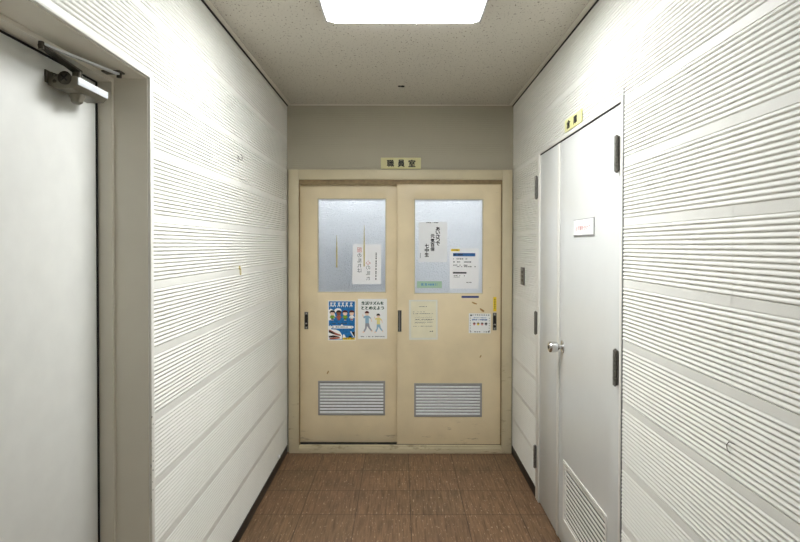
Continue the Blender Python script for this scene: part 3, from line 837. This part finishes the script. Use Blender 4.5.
for (px, py, dx, dy, Y, dd) in ((474.3, 303.2, 3.4, 2.2, YRL, door_2), (482.0, 310.2, 3.0, 3.2, YRL, door_2), (480.5, 356.5, 1.2, 2.6, YRL, door_2), (327.8, 372.4, 1.4, 3.2, YLL, door_1)):
    s_ = Y / F; q = onY(px, py, Y)
    sg = -1 if dx < 1.6 else 1
    pts = [(-dx, dy * .5 * sg + .6), (-dx * .5, dy * .75 * sg), (dx, -dy * .2 * sg), (dx * .8, -dy * .75 * sg), (0, -dy * .5 * sg), (-dx * .7, dy * .1 * sg)]
    t = MB(); t.prism([(q.x + u * s_ * 0.8, Y - 0.0002, q.z + v * s_ * 0.8 * -1 * -1) for u, v in pts], (0, -0.0004, 0))
    t.build('tape_residue', M_RESIDUE, dd, label='brown tape residue')

# ------------------------------------------------------------------ plaque above the end door
YP = YE - 0.012
sh = end_sheet(380.8, 157.6, 420.9, 168.9, YP)
mb = MB(); sh.slab(mb, 0, 0, 1, 1, -0.0105, 0.0)
pq = mb.build('room_sign', M_YPLAQUE, None, bevel=0.0012, label='cream plastic room plaque with three black characters above the sliding doors', cat='sign')
mb = MB()
for i, c in enumerate('職員室'): text(mb, sh, c, 0.155 + i * 0.268, 0.20, 0.325 + i * 0.268, 0.82, d=0.0006, bold=0.04)
part(mb, 'sign_text', M_INK, pq)

# ------------------------------------------------------------------ RIGHT DOUBLE DOOR
XRF = XR - 0.006
XLF = XR - 0.001
YM = onX(559.3, 300, XR).y            # meeting line between the leaves
YA = onX(620.6, 300, XR).y + 0.0      # near edge of the wide leaf
YZ = onX(540.2, 300, XR).y            # far edge of the narrow leaf
ZT = 2.014
t = MB()
t.box(XRF, XR + 0.11, YR1, YA - 0.003, 0, ZR); t.box(XRF, XR + 0.11, YZ + 0.003, YR2, 0, ZR); t.box(XRF, XR + 0.11, YA - 0.003, YZ + 0.003, ZT + 0.006, ZR)
fr = t.build('trim_8', M_TRIMW, bevel=0.0015, kind='structure', label='slim white frame of the right double door', cat='door frame')
t = MB(); t.box(XLF - 0.003, XR + 0.004, YA - 0.003, YZ + 0.003, ZT + 0.0003, ZT + 0.0058)  # black strip fills the gap over the leaves to paint its shade
t.build('gap_shade_strip', M_BLACKGAP, fr, label='black strip for the shade in the gap')
t = MB(); t.box(XR - 0.0036, XR - 0.0005, YR1 - 0.0035, YR1 - 0.0003, 0.06, 2.06)  # grey strip paints the shadow edge between wall panel and frame
t.build('joint_shade_strip', M_INKSOFT, fr, label='grey strip for the shadow in the joint beside the frame')
vy0, vy1 = onX(607.0, 500, XLF).y, onX(563.6, 500, XLF).y
vz1 = onX(563.5, 459.6, XLF).z; vz0 = onX(562.6, 519, XLF).z
t = holed(MB(), 'y', YA, YM - 0.0015, 0.012, ZT, XLF, XLF + 0.036, [(vy0, vy1, vz0, vz1)])
door_3 = t.build('door_3', M_RDOOR, bevel=0.0012, kind='structure', label='wide glossy white leaf of the right double door with round knob and louver vent', cat='door')
t = MB(); t.box(XLF, XLF + 0.036, YM + 0.0015, YZ, 0.012, ZT)
door_4 = t.build('door_4', M_RDOOR, bevel=0.0012, kind='structure', label='narrow glossy white leaf of the right double door', cat='door')
t = MB(); t.box(XLF - 0.005, XLF - 0.0002, YM - 0.012, YM + 0.024, 0.014, ZT - 0.002)
t.build('meeting_strip', M_TRIMW, door_4, bevel=0.001)
# hinge
def hinge(parent, y, zc, side):
    t = MB(); hh = 0.065
    t.cyl((XLF - 0.012, y, zc - hh), (XLF - 0.012, y, zc + hh), 0.0085, n=16)
    for k in (-0.6, -0.2, 0.2, 0.6):
        t.cyl((XLF - 0.012, y, zc + k * hh - 0.0012), (XLF - 0.012, y, zc + k * hh + 0.0012), 0.0094, n=16)
    t.cyl((XLF - 0.012, y, zc + hh), (XLF - 0.012, y, zc + hh + 0.005), 0.006, 0.003, n=16)
    t.cyl((XLF - 0.012, y, zc - hh - 0.005), (XLF - 0.012, y, zc - hh), 0.003, 0.006, n=16)
    h = t.build('hinge', M_HINGE, parent, smooth=True, label='dark steel hinge')
    t = MB(); t.box(XLF - 0.007, XLF - 0.004, y - 0.014, y + 0.014, zc - hh + 0.002, zc + hh - 0.002)
    t.box(XLF - 0.0045, XLF - 0.0004, y + side * 0.004, y + side * 0.014, zc - hh + 0.002, zc + hh - 0.002)
    t.build('hinge_plate', M_HINGE, h)
for zc in (onX(616.6, 153.8, XLF - 0.012).z, onX(614.6, 367.2, XLF - 0.012).z, 0.235):
    hinge(door_3, onX(616.6, 153.8, XLF - 0.012).y, zc, 1)
for zc in (onX(536.2, 187.6, XLF - 0.012).z, onX(536.2, 323.2, XLF - 0.012).z, onX(536.2, 458.6, XLF - 0.012).z):
    hinge(door_4, onX(536.2, 188, XLF - 0.012).y, zc, -1)
# knob
q = onX(562.6, 347.0, XLF)
t = MB()
t.lathe((XLF - 0.0002, q.y, q.z), (-1, 0, 0), [(0, 0.033), (0.002, 0.033), (0.0045, 0.030), (0.006, 0.020), (0.008, 0.0125)], 32)
kb = t.build('door_knob', M_CHROME, door_3, smooth=True, label='polished chrome knob')
t = MB(); t.lathe((XLF - 0.008, q.y, q.z), (-1, 0, 0), [(0, 0.0120), (0.010, 0.0115), (0.015, 0.018), (0.021, 0.0245), (0.030, 0.0262), (0.048, 0.0278), (0.057, 0.0262), (0.0615, 0.0215), (0.0625, 0.0)], 32)
t.build('knob_ball', M_CHROME, kb, smooth=True)
t = MB(); t.lathe((XLF - 0.0706, q.y, q.z), (-1, 0, 0), [(0, 0.009), (0.0015, 0.009), (0.002, 0.008)], 20)
t.build('key_cylinder', M_DARKMETAL, kb, smooth=True)
# louver
t = MB(); f_ = 0.012
holed(t, 'y', vy0 - 0.003, vy1 + 0.003, vz0 - 0.003, vz1 + 0.003, XLF - 0.004, XLF + 0.032, [(vy0 + f_, vy1 - f_, vz0 + f_, vz1 - f_)])
v = t.build('vent_grille', M_TRIMW, door_3, bevel=0.001)
t = MB(); n = 12; hh = (vz1 - vz0 - 2 * f_) / n
for i in range(n):
    zb = vz0 + f_ + i * hh
    sec = [(XLF + 0.001, zb + 0.000), (XLF + 0.0005, zb + 0.48 * hh), (XLF + 0.002, zb + 0.56 * hh), (XLF + 0.0035, zb + 0.56 * hh), (XLF + 0.0025, zb)]
    sec = [(x, min(z, vz1 - f_)) for x, z in sec]
    t.prism([(x, vy0 + f_ - 0.002, z) for x, z in sec], (0, vy1 - vy0 - 2 * f_ + 0.004, 0))
t.build('louver_slats', M_TRIMW, v)
t = MB(); t.box(XLF + 0.010, XLF + 0.012, vy0 + f_ + 0.0005, vy1 - f_ - 0.0005, vz0 + f_ + 0.0005, vz1 - f_ - 0.0005)  # black backing sheet paints the shade in the slat gaps
t.build('slat_shade_sheet', M_BLACKGAP, v)

# sheets on the right wall: u runs towards the camera (-Y)
UY = Vector((0, -1, 0))
def side_sheet(px0, px1, ztop, zbot, X):
    y0 = onX(px0, 250, X).y; y1 = onX(px1, 250, X).y
    return Sheet(Vector((X, y0, ztop)), UY, VZ, y0 - y1, ztop - zbot)
# white name holder on the wide leaf
zt_, zb_ = onX(574.5, 220.0, XLF).z, onX(574.5, 236.8, XLF).z
sh = side_sheet(574.2, 594.6, zt_, zb_, XLF)
mb = MB(); sh.slab(mb, 0, 0, 1, 1, 0.0003, 0.0035)
sg_ = mb.build('sign_holder', M_FRAMEGREY, None, bevel=0.0006, label='small white sign with faded pink lettering on the white door', cat='sign')
mb = MB(); sh.slab(mb, 0.02, 0.05, 0.975, 0.90, 0.0035, 0.0042); part(mb, 'sign_card', M_PAPER, sg_)
mb = MB()
cs = '必ず鍵をかけて'
for i, c in enumerate(cs): text(mb, sh, c, 0.12 + i * 0.108, 0.38, 0.215 + i * 0.108, 0.66, d=0.0048, bold=0.015)
part(mb, 'pink_lettering', M_INKRED, sg_)
# yellow plaque above the door
XPQ = XR - 0.004
zt_, zb_ = onX(564.3, 121.3, XPQ - 0.006).z, onX(564.3, 133.2, XPQ - 0.006).z
sh = side_sheet(564.0, 580.2, zt_, zb_, XPQ - 0.006)
mb = MB(); sh.slab(mb, 0, 0, 1, 1, -0.006, 0.0)
pq = mb.build('room_sign', M_YPLAQUE2, None, bevel=0.0012, label='pale yellow plaque with two black characters above the white double door', cat='sign')
mb = MB()
for i, c in enumerate('倉庫'): text(mb, sh, c, 0.14 + i * 0.42, 0.17, 0.36 + i * 0.42, 0.82, d=0.0006, bold=0.055)
part(mb, 'sign_text', M_INK, pq)

# wall switch between the end door and the double door
XSW = XR - RT * 0.5
q0, q1 = onX(521.6, 266.8, XSW), onX(524.8, 285.6, XSW)
ya, yb = q0.y, q1.y
zc = (q0.z + q1.z) / 2
t = MB(); t.box(XSW - 0.007, XSW - 0.001, ya, yb, zc - 0.058, zc + 0.058)
sw = t.build('wall_switch', M_HINGE, None, bevel=0.0015, label='narrow metal switch plate on right wall between end door and white door', cat='switch')
for k in (-1, 0, 1):
    t = MB(); t.box(XSW - 0.0105, XSW - 0.0072, yb + (ya - yb) * 0.3, yb + (ya - yb) * 0.7, zc + k * 0.026 - 0.009, zc + k * 0.026 + 0.009)
    t.build('switch_button', M_DARKMETAL, sw, bevel=0.0008)

# ------------------------------------------------------------------ LEFT STEEL DOOR
t = MB()
c_ = 0.0235; prj = XL + 0.0045
# casing strip on the wall face
t.box(XL - 0.004, prj, YO, YO + c_ * 0.95, 0, ZO + c_); t.box(XL - 0.004, prj, YO2 - c_, YO2, 0, ZO + c_); t.box(XL - 0.004, prj, YO2, YO, ZO, ZO + c_)
cas = t.build('trim_9', M_TRIMW, bevel=0.001, kind='structure', label='thin pale corner bead around the left door opening', cat='door frame')
# paint chips on the bead and its corner
t = MB(); rnd = random.Random(11)
for py, sz in ((417, 1.3), (424, .8), (428, .6), (441, .9), (448, .7), (455, .6), (461, .9), (466, 1.5), (470, 1.1), (475, .6), (482, .7), (490, .8), (500, 1.0), (512, .6)):
    q = onX(152 + rnd.uniform(-1.2, 1.2), py, prj); s_ = 0.0028 * sz
    lp = [(prj + 0.0001, q.y + s_ * math.cos(a_) * rnd.uniform(.5, 1.2), q.z + s_ * 1.2 * math.sin(a_) * rnd.uniform(.6, 1.2)) for a_ in [k * math.pi / 4 for k in range(8)]]
    t.prism(lp, (0.0002, 0, 0))
t.build('paint_chips', M_BLACKGAP, cas, label='dark spots where paint chipped off')
# lining: reveal on three sides with a stop
t = MB()
LT = 0.0035
for (y0, y1, z0, z1) in ((YO - LT, YO - 0.0005, 0, ZO - 0.0005), (YO2 + 0.0005, YO2 + LT, 0, ZO - 0.0005), (YO2 + LT, YO - LT, ZO - LT, ZO - 0.0005)):
    t.box(XL - 0.195, XL - 0.0045, y0, y1, z0, z1)
st_ = 0.014
t.box(XD + 0.004, XS, YO - LT - st_, YO - LT, 0, ZO - LT); t.box(XD + 0.004, XS, YO2 + LT, YO2 + LT + st_, 0, ZO - LT); t.box(XD + 0.004, XS, YO2 + LT + st_, YO - LT - st_, ZO - LT - st_, ZO - LT)
t.build('trim_10', M_STEELFRAME, kind='structure', label='grey-beige steel lining of the left door recess', cat='door frame')
t = MB(); t.box(XD - 0.003, XD + 0.0035, YO - LT - st_ - 0.008, YO - LT - st_ - 0.001, 0.005, ZO - LT - st_ - 0.001)  # black strips stand in for the shade in the gap round the leaf
t.box(XD - 0.003, XD + 0.0035, YO2 + LT + st_, YO - LT - st_ - 0.008, ZO - LT - st_ - 0.006, ZO - LT - st_ - 0.001)
t.build('trim_11', M_BLACKGAP, kind='structure', label='black strip for the shaded gap round the left steel door', cat='shade strip')
t = MB(); ydr = YO - LT - st_ - 0.004
t.box(XD - 0.04, XD, YO2 + LT + 0.004, YO - LT - 0.003, 0.008, ZO - LT - 0.004)
ldoor = t.build('door_5', M_LDOOR, bevel=0.001, kind='structure', label='off-white flush steel door with closer, recessed in the left wall', cat='door')
# lever handle out of view on the near side
t = MB(); hy = YO2 + 0.09
t.lathe((XD + 0.0002, hy, 0.98), (1, 0, 0), [(0, 0.027), (0.004, 0.027), (0.007, 0.020), (0.010, 0.010), (0.030, 0.010)], 24)
t.tube([(XD + 0.034, hy, 0.98), (XD + 0.038, hy + 0.02, 0.98), (XD + 0.040, hy + 0.06, 0.979), (XD + 0.038, hy + 0.11, 0.976)], 0.009, 12)
t.build('lever_handle', M_CHROME, ldoor, smooth=True, label='chrome lever handle')
# door closer
cy0 = 1.565; cy1 = 1.728; cxf = XD + 0.083; cz0, cz1 = 1.934, 1.966
t = MB()
t.prism([(XD + 0.0005, cy0, cz0 + 0.002), (XD + 0.0005, cy0, cz1 + 0.006), (XD + 0.012, cy0, cz1 + 0.006), (XD + 0.020, cy0, cz1 + 0.001), (cxf, cy0, cz1 - 0.007), (cxf, cy0, cz0 + 0.002), (cxf - 0.012, cy0, cz0 - 0.009), (XD + 0.022, cy0, cz0 - 0.009)], (0, cy1 - cy0, 0))
cl = t.build('door_closer', M_CLOSER, ldoor, bevel=0.002, label='grey-brown door closer')
t = MB(); t.box(cxf + 0.0003, cxf + 0.003, cy0 + 0.002, cy1 - 0.002, cz0 + 0.003, cz1 - 0.0085)
t.build('cover_plate', M_CLOSERTRIM, cl, bevel=0.0008, label='silver cover plate')
t = MB(); t.box(XD + 0.0003, XD + 0.004, cy0 - 0.012, cy1 + 0.016, cz0 + 0.006, cz1 + 0.009)
t.build('mounting_plate', M_DARKMETAL, cl, bevel=0.001)
t = MB(); t.lathe((XD + 0.050, cy0 - 0.0005, 1.954), (0, -1, 0), [(0, 0.0185), (0.003, 0.0185), (0.0045, 0.0165), (0.0046, 0.0)], 24)
t.build('end_cap', M_DARKMETAL, cl, smooth=True)
t = MB()
for an in (45, -45):
    a_ = Vector((math.cos(R(an)), 0, math.sin(R(an)))); b_ = Vector((-a_.z, 0, a_.x)); c0 = Vector((XD + 0.050, cy0 - 0.0052, 1.954))
    t.prism([c0 + a_ * 0.012 + b_ * 0.0022, c0 + a_ * 0.012 - b_ * 0.0022, c0 - a_ * 0.012 - b_ * 0.0022, c0 - a_ * 0.012 + b_ * 0.0022], (0, -0.0004, 0))
t.build('cross_slot', M_BLACKGAP, cl)
t = MB()
for zz in (1.945, 1.962): t.lathe((XD + 0.022, cy0 - 0.0003, zz), (0, -1, 0), [(0, 0.0052), (0.002, 0.0050), (0.003, 0.003)], 14); t.build('adjusting_screw', M_DARKMETAL, cl, smooth=True); t = MB()
pv = Vector((XD + 0.045, 1.632, 0))
t = MB(); t.lathe((pv.x, pv.y, cz0 - 0.0085), (0, 0, -1), [(0, 0.021), (0.006, 0.021), (0.012, 0.017), (0.022, 0.015), (0.026, 0.010), (0.0262, 0)], 24)
t.build('spindle_cap', M_CLOSER, cl, smooth=True)
elbow = Vector((XD + 0.064, 1.440, 2.001)); fixed = Vector((XS + 0.052, 1.765, 2.021))
t = MB(); t.cyl((pv.x, pv.y, cz1 - 0.001), (pv.x, pv.y, 1.994), 0.0125, n=20)
t.build('spindle', M_DARKMETAL, cl, smooth=True)
def bar(p0, p1, w0, w1, th):
    d = (p1 - p0).normalized(); s_ = d.cross(Vector((0, 0, 1))).normalized()
    m_ = MB(); m_.prism([p0 + s_ * w0, p1 + s_ * w1, p1 - s_ * w1, p0 - s_ * w0], (0, 0, th))
    m_.cyl(p0, p0 + Vector((0, 0, th)), w0, n=16); m_.cyl(p1, p1 + Vector((0, 0, th)), w1, n=16)
    return m_
ma = bar(Vector((pv.x, pv.y, 1.990)), Vector((elbow.x, elbow.y, 1.996)), 0.014, 0.008, 0.005)
arm = ma.build('closer_arm', M_DARKMETAL, cl, label='dark folding arm')
ma = bar(elbow, fixed, 0.006, 0.005, 0.006)
ma.build('closer_rod', M_CLOSERTRIM, cl, label='thin light steel rod')
t = MB(); t.cyl((elbow.x, elbow.y, 1.990), (elbow.x, elbow.y, 2.009), 0.007, n=16); t.build('pivot_pin', M_DARKMETAL, cl, smooth=True)
t = MB(); t.cyl((fixed.x, fixed.y, 2.014), (fixed.x, fixed.y, 2.032), 0.0075, n=16)
t.build('pivot_pin', M_DARKMETAL, cl, smooth=True)
t = MB(); t.box(fixed.x - 0.045, fixed.x + 0.012, fixed.y - 0.02, fixed.y + 0.012, ZO - LT - 0.0045, ZO - LT - 0.0002)
t.build('soffit_bracket', M_DARKMETAL, cl)

# ------------------------------------------------------------------ small things on the walls
XWL = XL + RT * 0.5
q = onX(240.5, 157.5, XWL + 0.012)
t = MB(); pts = []
x0 = XWL
for i in range(15):
    a_ = R(-130 + i * 18)
    pts.append((x0 + 0.010 + 0.004 * math.sin(i / 14 * 3.14), q.y + 0.014 * math.cos(a_) + 0.010, q.z + 0.014 * math.sin(a_) + 0.002))
pts = [(x0 - 0.001, q.y - 0.006, q.z + 0.010), (x0 + 0.004, q.y - 0.008, q.z + 0.004), (x0 + 0.008, q.y - 0.004, q.z - 0.006)] + pts
t.tube(pts, 0.0013, 8)
t.tube([(x0 + 0.001, q.y - 0.010, q.z + 0.010), (x0 + 0.0025, q.y - 0.009, q.z - 0.012), (x0 + 0.003, q.y - 0.005, q.z - 0.024)], 0.0011, 6)
t.build('wire_hook', M_HINGE, None, smooth=True, label='small curled wire hook high on the left ribbed wall', cat='hook')
q = onX(239.4, 270.5, XWL)
t = MB()
t.lathe((XWL - 0.0005, q.y, q.z + 0.014), (1, 0, 0), [(0, 0.010), (0.003, 0.010), (0.006, 0.006), (0.0062, 0)], 18)
hk = t.build('adhesive_hook', M_GLUE, None, smooth=True, label='small yellowed hook with loop at eye height on the left ribbed wall', cat='hook')
t = MB(); t.tube([(XWL + 0.006, q.y + 0.009 * math.sin(R(a_)), q.z - 0.006 + 0.017 * math.cos(R(a_))) for a_ in range(0, 361, 24)], 0.0018, 8)
t.build('hook_loop', M_GLUE, hk, smooth=True)
q = onX(278.4, 456.8, XL + 0.0065)
t = MB(); t.lathe((XL + 0.0060, q.y, q.z), (1, 0, 0), [(0, 0.013), (0.006, 0.014), (0.012, 0.009), (0.014, 0.0)], 10)
t.build('plaster_blob', M_PAPER, None, smooth=True, label='tiny white blob stuck on the left black baseboard near the end', cat='blob')
q = onX(729.5, 446, XR - RT * .5)
t = MB(); t.tube([(XR + 0.001, q.y - 0.016, q.z + 0.010), (XR - 0.006, q.y - 0.004, q.z + 0.012), (XR - 0.007, q.y + 0.004, q.z + 0.002), (XR - 0.006, q.y + 0.003, q.z - 0.010), (XR - 0.0002, q.y + 0.001, q.z - 0.018)], 0.0010, 6)
t.build('wire_hook', M_HINGE, None, smooth=True, label='small thin hook low on the near right ribbed wall', cat='hook')

# dark ceiling fitting
q = onZ(401, 86, ZC)
t = MB(); t.lathe((q.x - 0.009, q.y, ZC - 0.0002), (0, 0, -1), [(0, 0.011), (0.004, 0.010), (0.0045, 0)], 16); t.lathe((q.x + 0.011, q.y, ZC - 0.0002), (0, 0, -1), [(0, 0.012), (0.006, 0.011), (0.0065, 0)], 16)
t.build('ceiling_fitting', M_BLACKGAP, None, smooth=True, label='small dark fitting in the middle of the ceiling before the end wall', cat='fitting')

# ------------------------------------------------------------------ ceiling lamps
ZL = ZC - 0.030
ly1 = onZ(400, 23.4, ZL).y
lx0 = onZ(327.0, 20, ZL).x; lx1 = onZ(479.5, 20, ZL).x
LLEN = 0.70
def lamp(ly1, mat, lab):
    ly0 = ly1 - LLEN
    e = empty('ceiling_lamp', ((lx0 + lx1) / 2, (ly0 + ly1) / 2, ZC), lab, 'ceiling lamp', 'square lamps along the corridor ceiling')
    t = MB(); t.box(lx0 - 0.012, lx1 + 0.012, ly0 - 0.004, ly1 + 0.002, ZC - 0.020, ZC - 0.0003)
    t.build('lamp_housing', M_FRAMEGREY, e, bevel=0.002)
    t = MB(); ch = 0.028
    def ring(k, z):
        a0, a1, b0, b1 = lx0 + k, lx1 - k, ly0 + k, ly1 - k
        return [(a0 + ch, b0, z), (a1 - ch, b0, z), (a1, b0 + ch, z), (a1, b1 - ch, z), (a1 - ch, b1, z), (a0 + ch, b1, z), (a0, b1 - ch, z), (a0, b0 + ch, z)]
    r0, r1 = ring(0.0, ZC - 0.0205), ring(0.004, ZL)
    t.add(r0 + r1, [tuple(range(8)), tuple(range(15, 7, -1))] + [(i, (i + 1) % 8, 8 + (i + 1) % 8, 8 + i) for i in range(8)])
    t.build('diffuser', mat, e, label='glowing white diffuser')
    t = MB()
    for sx_ in (0, 1):
        x = lx0 - 0.010 if sx_ == 0 else lx1 + 0.002
        t.box(x, x + 0.008, ly0 - 0.002, ly1, ZL + 0.004, ZC - 0.0205)
        t.build('side_rail', M_FRAMEGREY, e); t = MB()
    for sx_ in (0, 1):
        for sy_ in (0, 1):
            x = lx0 if sx_ == 0 else lx1; y = ly0 if sy_ == 0 else ly1
            dx = 1 if sx_ == 0 else -1; dy = 1 if sy_ == 0 else -1
            t = MB(); t.prism([(x - dx * 0.002, y - dy * 0.001, ZL + 0.002), (x + dx * ch * 0.95, y - dy * 0.001, ZL + 0.002), (x - dx * 0.002, y + dy * ch * 0.95, ZL + 0.002)], (0, 0, ZC - 0.021 - ZL - 0.002))
            t.build('corner_clip', M_CLIP, e)
    return e
lamp(ly1, M_LAMP, 'large square fluorescent lamp glowing on the ceiling ahead')
lamp(ly1 - 4.1, M_LAMP2, 'square fluorescent lamp on the ceiling behind the camera')

# ------------------------------------------------------------------ staff room behind the frosted glass
t = MB()
t.box(RX0 - 0.1, RX0, YE + 0.131, RY1, 0, ZC - 0.0003); t.box(RX1, RX1 + 0.1, YE + 0.131, RY1, 0, ZC - 0.0003)
holed(t, 'x', RX0 - 0.1, RX1 + 0.1, 0.0, ZC - 0.0003, RY1, RY1 + 0.1, [(-2.2, 2.2, 1.05, 2.25)])
t.build('wall_staff_room', M_OFFICE, kind='structure', label='pale walls of the room behind the frosted glass', cat='wall')
t = MB(); t.box(-2.2, 2.2, RY1 + 0.04, RY1 + 0.05, 1.05, 2.25)
wn_ = t.build('window_1', M_DAY, kind='structure', label='bright daylight window of the room behind the frosted glass', cat='window')
t = MB(); holed(t, 'x', -2.2, 2.2, 1.05, 2.25, RY1 + 0.01, RY1 + 0.039, [(-2.15, -1.12, 1.1, 2.2), (-1.08, -0.02, 1.1, 2.2), (0.02, 1.08, 1.1, 2.2), (1.12, 2.15, 1.1, 2.2)])
t.build('window_frame', M_ALU, wn_)
e = empty('ceiling_lamp', (0, 5.2, ZC), 'unseen long lamp added behind the frosted glass to brighten its papers', 'ceiling lamp')  # unseen lamp added close to the door to light the papers on the glass
t = MB(); t.box(-1.6, 1.6, 4.95, 5.45, ZC - 0.03, ZC - 0.0003); t.build('lamp_housing', M_FRAMEGREY, e)
t = MB(); t.box(-1.57, 1.57, 4.98, 5.42, ZC - 0.05, ZC - 0.0305); t.build('diffuser', M_OLAMP, e)
# blue-grey cabinet, seen as a blurred dark shape through the left pane
cx0, cx1, cyf = -0.62, -0.22, 5.2
e = empty('cabinet', ((cx0 + cx1) / 2, cyf + 0.2, 0), 'blurred blue-grey cabinet behind the left frosted glass', 'cabinet')
t = MB(); t.box(cx0, cx1, cyf, cyf + 0.4, 0.0, 1.60); t.build('cabinet_body', M_CABINET, e, bevel=0.003)
xm = (cx0 + cx1) / 2
for a, b, hx in ((cx0 + 0.006, xm - 0.002, xm - 0.03), (xm + 0.002, cx1 - 0.006, xm + 0.03)):
    t = MB(); t.box(a, b, cyf - 0.018, cyf - 0.0005, 0.06, 1.58); dr = t.build('cabinet_door', M_CABINET, e, bevel=0.002)
    t = MB(); t.box(hx - 0.006, hx + 0.006, cyf - 0.034, cyf - 0.0185, 0.9, 1.02); t.build('handle', M_CHROME, dr, bevel=0.002)

# ------------------------------------------------------------------ world and colour
w = bpy.data.worlds.new('world'); S.world = w; w.use_nodes = True
w.node_tree.nodes['Background'].inputs[0].default_value = (0.5, 0.52, 0.55, 1)
w.node_tree.nodes['Background'].inputs[1].default_value = 0.2
S.view_settings.view_transform = 'Standard'
S.view_settings.look = 'None'
S.view_settings.exposure = 0.0
S.view_settings.gamma = 1.0
S.view_settings.use_curve_mapping = False
S.cycles.use_denoising = True
S.cycles.max_bounces = 10
S.cycles.diffuse_bounces = 6
